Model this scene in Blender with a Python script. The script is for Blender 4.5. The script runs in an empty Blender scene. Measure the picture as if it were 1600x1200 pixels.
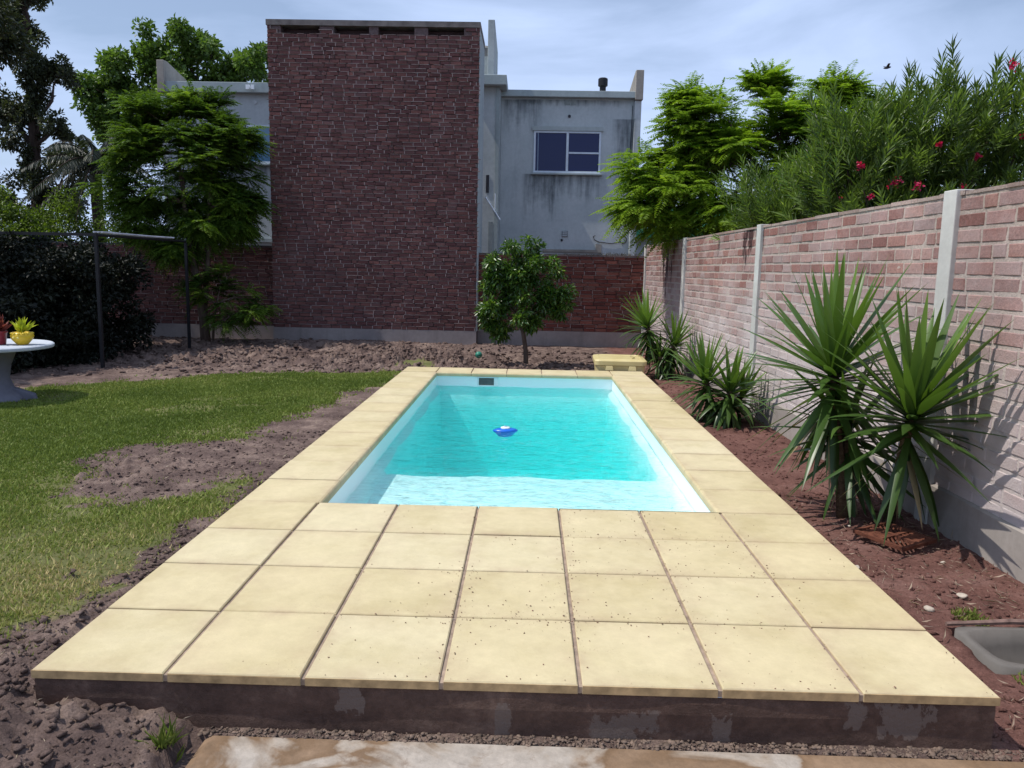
import bpy, math, random
import numpy as np
from mathutils import Vector, Matrix
random.seed(7); rng = np.random.default_rng(7)
C = bpy.context.scene.collection
S = bpy.context.scene
R = math.radians

# ------------------------------------------------------------------ camera
cam = bpy.data.cameras.new('camera'); co = bpy.data.objects.new('camera', cam); C.objects.link(co)
S.camera = co
cam.sensor_fit = 'HORIZONTAL'; cam.sensor_width = 36; cam.lens = 36*1254.2/1600
cam.clip_start = .05; cam.clip_end = 2000
ya, pi_, ro = -0.01809, 0.142878, 0.019569
f = Vector((math.sin(ya)*math.cos(pi_), math.cos(ya)*math.cos(pi_), -math.sin(pi_)))
r = Vector((math.cos(ya), -math.sin(ya), 0)); u = r.cross(f)
rr = math.cos(ro)*r + math.sin(ro)*u; uu = -math.sin(ro)*r + math.cos(ro)*u
M = Matrix((rr, uu, -f)).transposed().to_4x4(); M.translation = Vector((0.0309, -2.5386, 1.3832))
co.matrix_world = M
S.render.resolution_x = 1024; S.render.resolution_y = 768

# ------------------------------------------------------------------ light
SUN = Vector((-0.50, -0.07, 0.86)).normalized()
sl = bpy.data.lights.new('sun', 'SUN'); sl.energy = 4.0; sl.angle = R(.5); sl.color = (1, .955, .88)
so = bpy.data.objects.new('sun', sl); C.objects.link(so)
so.rotation_euler = SUN.to_track_quat('Z', 'Y').to_euler(); so.location = (0, 0, 20)
W = bpy.data.worlds.new('World'); S.world = W; W.use_nodes = True
nt = W.node_tree; nt.nodes.clear()
wo = nt.nodes.new('ShaderNodeOutputWorld'); bg = nt.nodes.new('ShaderNodeBackground')
sk = nt.nodes.new('ShaderNodeTexSky'); sk.sky_type = 'NISHITA'; sk.sun_disc = False
sk.sun_elevation = math.asin(SUN.z); sk.sun_rotation = math.atan2(SUN.x, SUN.y)
sk.air_density = 1.0; sk.dust_density = 1.2; sk.ozone_density = 2.5
bg.inputs[1].default_value = .11
tc = nt.nodes.new('ShaderNodeTexCoord')
mp = nt.nodes.new('ShaderNodeMapping'); mp.inputs['Scale'].default_value = (1.0, 1.0, 4.5); mp.inputs['Location'].default_value = (.3, .1, .55)
no = nt.nodes.new('ShaderNodeTexNoise'); no.inputs['Scale'].default_value = 2.1; no.inputs['Detail'].default_value = 7; no.inputs['Roughness'].default_value = .52; no.inputs['Distortion'].default_value = .4
cr = nt.nodes.new('ShaderNodeValToRGB'); cr.color_ramp.elements[0].position = .36; cr.color_ramp.elements[1].position = .62
cr.color_ramp.elements[0].color = (.34, .34, .34, 1); cr.color_ramp.elements[1].color = (1, 1, 1, 1)
mx = nt.nodes.new('ShaderNodeMix'); mx.data_type = 'RGBA'; mx.inputs[7].default_value = (5.5, 6.9, 9.9, 1)
L = nt.links.new
L(tc.outputs['Generated'], mp.inputs[0]); L(mp.outputs[0], no.inputs['Vector']); L(no.outputs[0], cr.inputs[0])
L(cr.outputs[0], mx.inputs[0]); L(sk.outputs[0], mx.inputs[6]); L(mx.outputs[2], bg.inputs[0]); L(bg.outputs[0], wo.inputs[0])
S.view_settings.view_transform = 'Standard'; S.view_settings.look = 'None'
S.cycles.volume_bounces = 2; S.view_settings.exposure = 0; S.view_settings.gamma = 1

# ------------------------------------------------------------------ materials
class Mt:
    def __init__(s, name, rough=.8, spec=.3):
        s.m = bpy.data.materials.new(name); s.m.use_nodes = True; s.t = s.m.node_tree
        s.b = s.t.nodes['Principled BSDF']; s.b.inputs['Roughness'].default_value = rough
        s.b.inputs['Specular IOR Level'].default_value = spec
        s._c = None
    def n(s, ty, **k):
        x = s.t.nodes.new('ShaderNode'+ty)
        for a, v in k.items():
            if hasattr(x, a): setattr(x, a, v)
            else: s.set(x, a.replace('_', ' '), v)
        return x
    def set(s, x, i, v):
        i = x.inputs[i] if not isinstance(i, bpy.types.NodeSocket) else i
        if isinstance(v, bpy.types.NodeSocket): s.t.links.new(v, i)
        elif isinstance(v, (tuple, list)) and len(v) == 3 and i.type == 'RGBA': i.default_value = (*v, 1)
        else: i.default_value = v
    def co(s, kind='Object', scale=(1, 1, 1), loc=(0, 0, 0)):
        if s._c is None: s._c = s.n('TexCoord')
        x = s.n('Mapping'); s.set(x, 0, s._c.outputs[kind]); x.inputs['Scale'].default_value = scale; x.inputs['Location'].default_value = loc
        return x.outputs[0]
    def noise(s, sc, det=4, rough=.55, scale=(1, 1, 1), dist=0, loc=(0, 0, 0)):
        x = s.n('TexNoise', Scale=sc, Detail=det, Roughness=rough, Distortion=dist); s.set(x, 'Vector', s.co('Object', scale, loc)); return x.outputs[0]
    def ramp(s, fac, stops):
        x = s.n('ValToRGB'); e = x.color_ramp.elements
        while len(e) < len(stops): e.new(.5)
        for k, (p, c) in enumerate(stops):
            e[k].position = p; e[k].color = (*c, 1) if isinstance(c, tuple) else (c, c, c, 1)
        s.set(x, 0, fac); return x.outputs[0]
    def mix(s, fac, a, b, bt='MIX'):
        x = s.n('Mix'); x.data_type = 'RGBA'; x.blend_type = bt
        s.set(x, x.inputs[0], fac); s.set(x, x.inputs[6], a); s.set(x, x.inputs[7], b); return x.outputs[2]
    def math(s, op, a, b=0.0, clamp=False):
        x = s.n('Math'); x.operation = op; x.use_clamp = clamp; s.set(x, x.inputs[0], a); s.set(x, x.inputs[1], b); return x.outputs[0]
    def attr(s, name):
        x = s.n('Attribute'); x.attribute_name = name; return x.outputs['Fac']
    def z(s):
        x = s.n('SeparateXYZ'); s.set(x, 0, s.co()); return x.outputs
    def color(s, v): s.set(s.b, 'Base Color', v); return s
    def bump(s, h, st=.5, dist=.01):
        x = s.n('Bump', Strength=st, Distance=dist); s.set(x, 'Height', h); s.set(s.b, 'Normal', x.outputs[0]); return s

def plain(name, c, rough=.6, spec=.3, var=.15, sc=8, metal=0):
    m = Mt(name, rough, spec); d = tuple(x*(1-var) for x in c); h = tuple(min(1, x*(1+var)) for x in c)
    m.color(m.ramp(m.noise(sc), [(.3, d), (.7, h)])); m.b.inputs['Metallic'].default_value = metal
    m.bump(m.noise(sc*12), .15, .003); return m.m

def brick_mat(name, cols, wash=None, washz=(.2, 1.5), washcol=(.6, .54, .53), stain=None):
    m = Mt(name, .9, .15)
    t = m.attr('tone'); c = m.ramp(t, [(i/(len(cols)-1), q) for i, q in enumerate(cols)])
    c = m.mix(.55, c, m.ramp(m.noise(55, 5, .7), [(.3, .45), (.72, 1.45)]), 'MULTIPLY')
    c = m.mix(.5, c, m.ramp(m.noise(1.3, 4), [(.3, .6), (.7, 1.35)]), 'MULTIPLY')
    if wash:
        z = m.z()[2]
        mr = m.n('MapRange'); m.set(mr, 0, z); mr.inputs[1].default_value = washz[0]; mr.inputs[2].default_value = washz[1]; mr.inputs[3].default_value = 1; mr.inputs[4].default_value = 0
        k = m.math('ADD', m.math('MULTIPLY', mr.outputs[0], .70), m.math('MULTIPLY', m.noise(1.1, 6, .62, (1, 1, 1.6)), .75))
        k = m.math('ADD', k, m.math('MULTIPLY', m.noise(22, 5, .75), .12))
        k = m.math('ADD', k, m.math('MULTIPLY', m.math('FRACT', m.math('MULTIPLY', m.attr('tone'), 7.3)), .20))
        k = m.ramp(k, [(.46, 0.0), (1.02, wash)])
        c = m.mix(k, c, washcol)
    if stain:
        y = m.z(); nn = m.noise(7, 3, .6, (1, 1, .22))
        for x0, wd, z0, th in stain:
            a = m.math('SUBTRACT', 1.0, m.math('MULTIPLY', m.math('ABSOLUTE', m.math('SUBTRACT', y[0], x0)), 1/wd), True)
            b = m.math('MULTIPLY', m.math('SUBTRACT', y[2], z0), 1/(1.9-z0), True)
            k = m.math('ADD', m.math('MULTIPLY', m.math('MULTIPLY', a, b), .32), nn)
            k = m.math('MULTIPLY', m.ramp(k, [(th, 0.0), (th+.06, .9)]), m.math('MULTIPLY', m.math('MULTIPLY', a, b), 6.0, True), True)
            c = m.mix(k, c, (.05, .025, .025))
    m.color(c); m.bump(m.noise(70, 6, .7), .9, .006); return m.m

def leaf_mat(name, c0, c1, c2=None, trans=.35, rough=.45, spec=.4):
    m = Mt(name, rough, spec)
    st = [(0.0, c0), (.75, c1)] + ([(1.0, c2)] if c2 else [])
    c = m.ramp(m.attr('tone'), st); m.color(c)
    tr = m.n('BsdfTranslucent'); m.set(tr, 0, m.mix(1.0, c, (1.5, 1.6, .7), 'MULTIPLY'))
    ms = m.n('MixShader'); ms.inputs[0].default_value = trans
    m.t.links.new(m.b.outputs[0], ms.inputs[1]); m.t.links.new(tr.outputs[0], ms.inputs[2])
    m.t.links.new(ms.outputs[0], m.t.nodes['Material Output'].inputs[0]); return m.m

# ------------------------------------------------------------------ builders
def tag(o, label=None, cat=None, group=None, kind=None):
    if label: o['label'] = label
    if cat: o['category'] = cat
    if group: o['group'] = group
    if kind: o['kind'] = kind
    return o
def thing(name, label, cat, loc=(0, 0, 0), rz=0, group=None):
    o = bpy.data.objects.new(name, None); C.objects.link(o); o.location = loc; o.rotation_euler[2] = rz
    o.empty_display_size = .1
    return tag(o, label, cat, group)
def npmesh(name, V, F, mat, parent=None, tone=None, smooth=False, fm=None):
    """V (n,3) ; F (m,k) ; one loose mesh"""
    V = np.asarray(V, np.float32); F = np.asarray(F, np.int32)
    me = bpy.data.meshes.new(name); k = F.shape[1]
    me.vertices.add(len(V)); me.vertices.foreach_set('co', V.ravel())
    me.loops.add(F.size); me.loops.foreach_set('vertex_index', F.ravel())
    me.polygons.add(len(F)); me.polygons.foreach_set('loop_start', np.arange(0, F.size, k, dtype=np.int32))
    me.update(calc_edges=True)
    if tone is not None:
        a = me.attributes.new('tone', 'FLOAT', 'POINT'); a.data.foreach_set('value', np.asarray(tone, np.float32))
    if smooth: me.polygons.foreach_set('use_smooth', np.ones(len(F), bool))
    for q in (mat if isinstance(mat, (list, tuple)) else [mat]): me.materials.append(q)
    o = bpy.data.objects.new(name, me); C.objects.link(o); o.parent = parent
    return o
class MB:
    def __init__(s): s.v = []; s.f = []; s.t = []
    def add(s, V, F, tone=.5):
        n = len(s.v); s.v += [tuple(p) for p in V]; s.t += [tone]*len(V); s.f += [tuple(i+n for i in q) for q in F]; return s
    def box(s, x0, x1, y0, y1, z0, z1, tone=.5):
        return s.add([(x0, y0, z0), (x1, y0, z0), (x1, y1, z0), (x0, y1, z0), (x0, y0, z1), (x1, y0, z1), (x1, y1, z1), (x0, y1, z1)],
                     [(3, 2, 1, 0), (4, 5, 6, 7), (0, 1, 5, 4), (1, 2, 6, 5), (2, 3, 7, 6), (3, 0, 4, 7)], tone)
    def cbox(s, x0, x1, y0, y1, z0, z1, b=.004, tone=.5):   # box with chamfered upper rim
        s.add([(x0, y0, z0), (x1, y0, z0), (x1, y1, z0), (x0, y1, z0), (x0, y0, z1-b), (x1, y0, z1-b), (x1, y1, z1-b), (x0, y1, z1-b),
               (x0+b, y0+b, z1), (x1-b, y0+b, z1), (x1-b, y1-b, z1), (x0+b, y1-b, z1)],
              [(3, 2, 1, 0), (8, 9, 10, 11), (0, 1, 5, 4), (1, 2, 6, 5), (2, 3, 7, 6), (3, 0, 4, 7), (4, 5, 9, 8), (5, 6, 10, 9), (6, 7, 11, 10), (7, 4, 8, 11)], tone); return s
    def tube(s, P, rad, n=8, cap=True, tone=.5):
        P = [Vector([float(q) for q in p]) for p in P]; rad = [float(q) for q in rad] if isinstance(rad, (list, tuple)) else [float(rad)]*len(P)
        V = []; up = Vector((.13, .31, .94)).normalized()
        for i, p in enumerate(P):
            d = (P[min(i+1, len(P)-1)]-P[max(i-1, 0)]).normalized()
            a = d.cross(up if abs(d.dot(up)) < .95 else Vector((1, 0, 0))).normalized(); b = d.cross(a)
            for k in range(n):
                t = 2*math.pi*k/n; V.append(p+rad[i]*(math.cos(t)*a+math.sin(t)*b))
        F = [(i*n+k, i*n+(k+1) % n, (i+1)*n+(k+1) % n, (i+1)*n+k) for i in range(len(P)-1) for k in range(n)]
        if cap: F += [tuple(range(n-1, -1, -1)), tuple((len(P)-1)*n+k for k in range(n))]
        return s.add(V, F, tone)
    def lathe(s, prof, n=24, c=(0, 0, 0), sx=1, sy=1, tone=.5):
        V = [(c[0]+r*sx*math.cos(2*math.pi*k/n), c[1]+r*sy*math.sin(2*math.pi*k/n), c[2]+z) for r, z in prof for k in range(n)]
        F = [(i*n+k, i*n+(k+1) % n, (i+1)*n+(k+1) % n, (i+1)*n+k) for i in range(len(prof)-1) for k in range(n)]
        return s.add(V, F, tone)
    def prism(s, poly, z0, z1, tone=.5):
        n = len(poly); V = [(x, y, z0) for x, y in poly]+[(x, y, z1) for x, y in poly]
        return s.add(V, [tuple(range(n-1, -1, -1)), tuple(range(n, 2*n))]+[(k, (k+1) % n, n+(k+1) % n, n+k) for k in range(n)], tone)
    def build(s, name, mat, parent=None, smooth=False, bevel=0):
        me = bpy.data.meshes.new(name); me.from_pydata(s.v, [], s.f); me.update()
        a = me.attributes.new('tone', 'FLOAT', 'POINT'); a.data.foreach_set('value', s.t)
        me.materials.append(mat)
        if smooth: me.polygons.foreach_set('use_smooth', np.ones(len(me.polygons), bool))
        o = bpy.data.objects.new(name, me); C.objects.link(o); o.parent = parent
        if bevel:
            q = o.modifiers.new('b', 'BEVEL'); q.width = bevel; q.segments = 2; q.limit_method = 'ANGLE'
        return o
def copy_thing(o, loc, label=None, rz=None):
    c = o.copy(); C.objects.link(c); c.location = loc
    if rz is not None: c.rotation_euler[2] = rz
    if label: c['label'] = label
    for ch in list(o.children):
        d = ch.copy(); C.objects.link(d); d.parent = c
    return c

def vnoise(x, y, f, seed=0):
    g = np.random.default_rng(seed).random((256, 256)); X = x*f+100; Y = y*f+100
    i = np.floor(X).astype(int); j = np.floor(Y).astype(int); a = X-i; b = Y-j; a = a*a*(3-2*a); b = b*b*(3-2*b)
    G = lambda p, q: g[p % 256, q % 256]
    return (G(i, j)*(1-a)+G(i+1, j)*a)*(1-b)+(G(i, j+1)*(1-a)+G(i+1, j+1)*a)*b
def fbm(x, y, f, o=4, seed=0, g=.5):
    s = 0; a = 1; t = 0
    for k in range(o): s = s+a*vnoise(x, y, f*2**k, seed+k); t += a; a *= g
    return s/t
def inpoly(x, y, P):
    c = np.zeros(x.shape, bool); n = len(P)
    for i in range(n):
        (x0, y0), (x1, y1) = P[i], P[(i+1) % n]
        if y0 == y1: continue
        k = ((y0 > y) != (y1 > y)) & (x < (x1-x0)*(y-y0)/(y1-y0)+x0); c ^= k
    return c
def nrm(a): return a/np.maximum(np.linalg.norm(a, axis=-1, keepdims=True), 1e-9)
def rvec(n): return nrm(rng.normal(size=(n, 3)))

def leaf_arrays(P, D, N, Ln, Wd, tone, fold=.25, bend=.15):
    """diamond leaves, two folded halves"""
    n = len(P); D = nrm(D); Sd = nrm(np.cross(D, N)); U = nrm(np.cross(Sd, D))
    Ln = np.broadcast_to(Ln, n)[:, None]; Wd = np.broadcast_to(Wd, n)[:, None]
    a = P; b = P+D*Ln*.42+Sd*Wd*.5+U*Wd*fold; c = P+D*Ln-U*Ln*bend; d = P+D*Ln*.42-Sd*Wd*.5+U*Wd*fold
    V = np.stack([a, b, c, d], 1).reshape(-1, 3); k = np.arange(n)[:, None]*4
    F = np.concatenate([k+[0, 1, 2], k+[0, 2, 3]], 1).reshape(-1, 3)
    return V, F, np.repeat(np.broadcast_to(tone, n), 4)
def cat(parts):
    V = []; F = []; T = []; o = 0
    for v, f_, t in parts: V.append(v); F.append(f_+o); T.append(t); o += len(v)
    return np.concatenate(V), np.concatenate(F), np.concatenate(T)
def fronds(B, D, Ln, npin=14, pl=.1, pw=.02, droop=.5, tone=None, hang=.15):
    """pinnate fronds: arrays of base B, direction D, length Ln"""
    n = len(B); D = nrm(D); up = np.array([0, 0, 1.]); Sd = nrm(np.cross(D, up)+1e-4)
    Ln = np.broadcast_to(Ln, n); parts = []
    tone = np.broadcast_to(.5 if tone is None else tone, n); prev = B
    for k in range(1, npin+1):
        t = k/npin; p = B+D*(Ln*t)[:, None]-up*(droop*Ln*t*t)[:, None]
        dd = nrm(p-prev+1e-6); prev = p
        w = pl*(math.sin(math.pi*min(.97, t*.85+.14)))**.6
        for sg in (-1, 1):
            di = Sd*sg+dd*.45-up*hang+rng.normal(size=(n, 3))*.10
            parts.append(leaf_arrays(p, di, np.broadcast_to(up, (n, 3))+rng.normal(size=(n, 3))*.25, w*(.85+.3*rng.random(n)), pw, np.clip(tone+rng.normal(size=n)*.08, 0, 1), .1, .12))
    return cat(parts)
def clump_points(cl, n, shell=.6):
    """cl: list of (cx,cy,cz,rx,ry,rz); n points biased to shells, picked by volume"""
    cl = np.array(cl, float); w = np.prod(cl[:, 3:], 1)**(2/3); ix = rng.choice(len(cl), n, p=w/w.sum())
    d = rvec(n); rad = shell+(1-shell)*rng.random(n); rad *= (.85+.3*rng.random(n))
    return cl[ix, :3]+d*rad[:, None]*cl[ix, 3:], d, ix
def sub_clumps(cl, m, s=.38, jit=.9):
    """break big ellipsoids into many small clumps near their surfaces"""
    out = []
    for c in cl:
        c = np.array(c, float)
        for k in range(m):
            d = rvec(1)[0]; p = c[:3]+d*c[3:]*(jit*(.45+.55*rng.random())); out.append([*p, *(c[3:]*s*(.6+.8*rng.random()))])
    return out
def limb(mb, a, b, r0, r1, w=.12, n=5, sides=7):
    a = np.array(a, float); b = np.array(b, float); P = []; ln = np.linalg.norm(b-a)
    for k in range(n+1):
        t = k/n; P.append(a*(1-t)+b*t+rng.normal(size=3)*w*ln*.3*math.sin(math.pi*t)+np.array([0, 0, w*ln*math.sin(math.pi*t)*.4]))
    mb.tube(P, [r0+(r1-r0)*k/n for k in range(n+1)], sides)

# ------------------------------------------------------------------ palette
m_deck = Mt('cream_slab', .75, .25); tn_ = m_deck.attr('tone')
def noise4(m, sc, det, ro, k=37.0):
    x = m.n('TexNoise', Scale=sc, Detail=det, Roughness=ro); x.noise_dimensions = '4D'; m.set(x, 'Vector', m.co()); m.set(x, 'W', m.math('MULTIPLY', tn_, k)); return x.outputs[0]
c = m_deck.ramp(tn_, [(0, (.555, .46, .260)), (.5, (.59, .50, .300)), (1, (.625, .545, .35))])
c = m_deck.mix(.75, c, m_deck.ramp(noise4(m_deck, 2.6, 6, .62), [(.32, (.80, .78, .70)), (.5, (.97, .97, .97)), (.7, (1.10, 1.10, 1.14))]), 'MULTIPLY')
c = m_deck.mix(.6, c, m_deck.ramp(noise4(m_deck, 16, 6, .7, 11), [(.3, .86), (.7, 1.08)]), 'MULTIPLY')
xyz_ = m_deck.z()
def jdist(v, off, p):
    f_ = m_deck.math('FRACT', m_deck.math('DIVIDE', m_deck.math('ADD', v, off), p)); return m_deck.math('MULTIPLY', m_deck.math('SUBTRACT', .5, m_deck.math('ABSOLUTE', m_deck.math('SUBTRACT', f_, .5))), p)
dj = m_deck.math('MINIMUM', jdist(xyz_[0], .2354+4.708, .4708), jdist(xyz_[1], 5.03, .503))
dirt = m_deck.math('MULTIPLY', m_deck.math('POWER', 2.718, m_deck.math('MULTIPLY', dj, -17.0)), m_deck.ramp(m_deck.noise(4.5, 7, .72), [(.40, 0.0), (.66, 1.0)]))
c = m_deck.mix(m_deck.math('MULTIPLY', dirt, .55), c, (.36, .245, .165))
sp = m_deck.math('MULTIPLY', m_deck.ramp(m_deck.noise(120, 3, .7), [(.60, 0.0), (.68, 1.0)]), m_deck.ramp(m_deck.noise(3.1, 5, .65), [(.50, 0.0), (.66, 1.0)]))
c = m_deck.mix(m_deck.math('MULTIPLY', sp, .55), c, (.30, .21, .14))
c = m_deck.mix(m_deck.math('MULTIPLY', m_deck.ramp(m_deck.noise(2.1, 6, .75), [(.55, 0.0), (.75, .6)]), .5), c, (.50, .40, .26))
m_deck.color(c).bump(m_deck.noise(60, 5), .3, .003); m_deck = m_deck.m
m_edge = plain('slab_edge', (.40, .275, .14), .85, var=.4, sc=14)
m_joint = plain('joint_mortar', (.30, .225, .17), .95, var=.3, sc=20)
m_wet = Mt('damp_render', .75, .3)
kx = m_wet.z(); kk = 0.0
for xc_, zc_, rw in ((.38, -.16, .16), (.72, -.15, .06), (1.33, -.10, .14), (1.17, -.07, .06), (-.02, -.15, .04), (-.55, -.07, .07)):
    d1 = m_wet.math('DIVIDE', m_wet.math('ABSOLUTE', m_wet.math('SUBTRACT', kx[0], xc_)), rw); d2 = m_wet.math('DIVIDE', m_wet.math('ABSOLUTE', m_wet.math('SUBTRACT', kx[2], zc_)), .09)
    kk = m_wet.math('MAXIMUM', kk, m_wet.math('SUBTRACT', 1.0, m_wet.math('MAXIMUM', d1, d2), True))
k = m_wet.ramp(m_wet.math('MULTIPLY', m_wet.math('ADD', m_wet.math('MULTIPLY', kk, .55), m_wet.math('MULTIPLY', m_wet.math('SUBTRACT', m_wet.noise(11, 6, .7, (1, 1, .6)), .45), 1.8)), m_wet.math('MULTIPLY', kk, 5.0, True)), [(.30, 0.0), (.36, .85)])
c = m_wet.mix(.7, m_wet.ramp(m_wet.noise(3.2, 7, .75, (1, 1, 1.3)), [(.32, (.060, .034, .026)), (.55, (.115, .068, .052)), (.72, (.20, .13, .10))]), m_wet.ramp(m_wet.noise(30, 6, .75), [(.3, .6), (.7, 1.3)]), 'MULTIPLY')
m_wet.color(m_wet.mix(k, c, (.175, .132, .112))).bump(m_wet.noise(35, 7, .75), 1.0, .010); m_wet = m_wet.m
m_conc = Mt('stained_slab', .85, .3)
c = m_conc.ramp(m_conc.noise(2.4, 5, .5, (1, 1, 1), .8, (1, 0, 0)), [(.44, (.40, .35, .30)), (.49, (.33, .27, .215)), (.53, (.19, .12, .07)), (.64, (.27, .18, .115))])
c = m_conc.mix(.6, c, m_conc.ramp(m_conc.noise(18, 5, .7), [(.3, .6), (.7, 1.2)]), 'MULTIPLY')
c = m_conc.mix(m_conc.ramp(m_conc.noise(7, 7, .75, (1, 1, 1), .6), [(.56, 0.0), (.66, .6)]), c, (.17, .115, .08)); m_conc.color(c).bump(m_conc.noise(45, 5), .6, .005); m_conc = m_conc.m
m_white_shell = Mt('gelcoat', .35, .4); m_white_shell.color((.90, .93, .94)); m_white_shell = m_white_shell.m
def render_wall(name, a, b, streak=(.10, .12, .13), amt=.75, top=None, drips=()):
    m = Mt(name, .9, .2)
    c = m.ramp(m.noise(1.2, 6, .6), [(.3, a), (.7, b)])
    s_ = m.math('MULTIPLY', m.ramp(m.noise(2.0, 6, .7, (1.3, 1.3, .2)), [(.52, 0.0), (.78, amt)]), m.ramp(m.noise(.7, 3, .5, (1, 1, .8), 0, (2, 0, 1)), [(.38, .15), (.62, 1.0)]))
    c = m.mix(s_, c, streak)
    if drips:
        q = m.z(); nn = m.noise(6, 5, .65, (1, 1, .10)); n2 = m.noise(5, 5, .7)
        for x0, wd, zt, ln in drips:
            a_ = m.math('MULTIPLY', m.math('SUBTRACT', 1.0, m.math('MULTIPLY', m.math('ABSOLUTE', m.math('SUBTRACT', q[0], x0)), 1/wd), True), 3.0, True)
            b_ = m.math('MULTIPLY', m.math('SUBTRACT', q[2], zt-ln), 1/ln, True); t_ = m.math('MULTIPLY', m.math('SUBTRACT', zt, q[2]), 60.0, True)
            k = m.ramp(m.math('ADD', m.math('MULTIPLY', nn, .8), m.math('ADD', m.math('MULTIPLY', n2, .25), m.math('MULTIPLY', b_, .22))), [(.56, 0.0), (.82, .72)])
            c = m.mix(m.math('MULTIPLY', m.math('MULTIPLY', k, a_), m.math('MULTIPLY', m.math('MULTIPLY', b_, 3.0, True), t_)), c, (.035, .045, .055))
    c = m.mix(.5, c, m.ramp(m.noise(14, 6, .7), [(.3, .8), (.7, 1.12)]), 'MULTIPLY')
    m.color(c).bump(m.noise(30, 5), .3, .004); return m.m
m_house = render_wall('painted_render', (.40, .44, .455), (.53, .56, .57), (.11, .13, .14), .45, drips=((.25, .45, 3.62, 1.35), (.95, .9, 3.62, .75), (2.2, .30, 4.9, 2.6), (.8, 1.6, 5.32, .2), (-6.8, 1.2, 3.7, .8), (-.2, .5, 5.3, .9)))
m_fascia = render_wall('fascia_paint', (.32, .375, .385), (.40, .45, .455), (.10, .12, .12), amt=.5)
m_plinth = render_wall('plinth_cement', (.22, .19, .19), (.32, .28, .27), (.09, .07, .07), .7)
m_plinth2 = render_wall('plinth_cement_grey', (.27, .235, .21), (.40, .36, .325), (.18, .14, .12), .8)
m_postc = render_wall('post_concrete', (.46, .45, .42), (.60, .59, .56), (.25, .25, .23), .5)
m_weather = render_wall('weathered_fin', (.20, .18, .16), (.38, .35, .31), (.05, .05, .05), .9)
m_fin = render_wall('fin_render', (.32, .36, .36), (.44, .47, .47), (.09, .09, .09), .95)
m_brickT = brick_mat('tower_brick', [(.12, .058, .056), (.15, .066, .062), (.13, .060, .060), (.19, .085, .075), (.15, .082, .080)])
m_mortT = plain('tower_mortar', (.35, .275, .27), .95, var=.25, sc=30)
m_mortTb = plain('tower_bed', (.12, .085, .085), .95, var=.3, sc=30)
m_brickB = brick_mat('back_brick', [(.10, .036, .034), (.17, .052, .042), (.13, .050, .042), (.22, .080, .062), (.16, .088, .075)])
m_brickR = brick_mat('side_brick', [(.23, .115, .10), (.32, .155, .13), (.28, .175, .16), (.38, .21, .175), (.25, .13, .115)], wash=.85, washz=(-.2, 1.5), washcol=(.56, .50, .49), stain=[(2.3, .75, .8, .60), (7.4, .6, 1.35, .66)])
m_mortR = brick_mat('side_mortar', [(.40, .32, .27), (.45, .365, .31)], wash=.7, washz=(-.2, 1.6), washcol=(.57, .51, .50), stain=[(2.3, .75, .8, .60), (7.4, .6, 1.35, .66)])
m_glass = Mt('window_glass', .08, .35); m_glass.color((.010, .016, .085)); m_glass = m_glass.m
m_glassb = Mt('window_glass_pale', .1, .8); m_glassb.color((.10, .22, .36)); m_glassb = m_glassb.m
m_frame = plain('window_frame', (.62, .68, .76), .4, var=.08)
m_black = plain('black_paint', (.012, .012, .015), .5, var=.2)
m_dark = plain('dark_metal', (.03, .03, .04), .5, var=.3)
m_net = plain('shade_cloth', (.008, .007, .009), .95, .05, var=.3, sc=3)
m_bark = Mt('bark', .9, .1); m_bark.color(m_bark.ramp(m_bark.noise(14, 6, .7, (1, 1, .2)), [(.3, (.06, .042, .035)), (.7, (.17, .125, .10))])); m_bark.bump(m_bark.noise(25, 5, .7, (1, 1, .25)), 1, .01); m_bark = m_bark.m
m_barkd = Mt('bark_dark', .9, .1); m_barkd.color(m_barkd.ramp(m_barkd.noise(14, 6, .7, (1, 1, .2)), [(.3, (.03, .02, .018)), (.7, (.08, .06, .05))])); m_barkd.bump(m_barkd.noise(25, 5, .7, (1, 1, .25)), 1, .01); m_barkd = m_barkd.m
m_plastic = Mt('beige_plastic', .42, .4); m_plastic.color(m_plastic.ramp(m_plastic.noise(4, 5), [(.3, (.56, .46, .20)), (.7, (.66, .56, .29))])); m_plastic = m_plastic.m
m_plastic2 = plain('skimmer_flap', (.10, .10, .10), .4, var=.2, sc=20)

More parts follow.
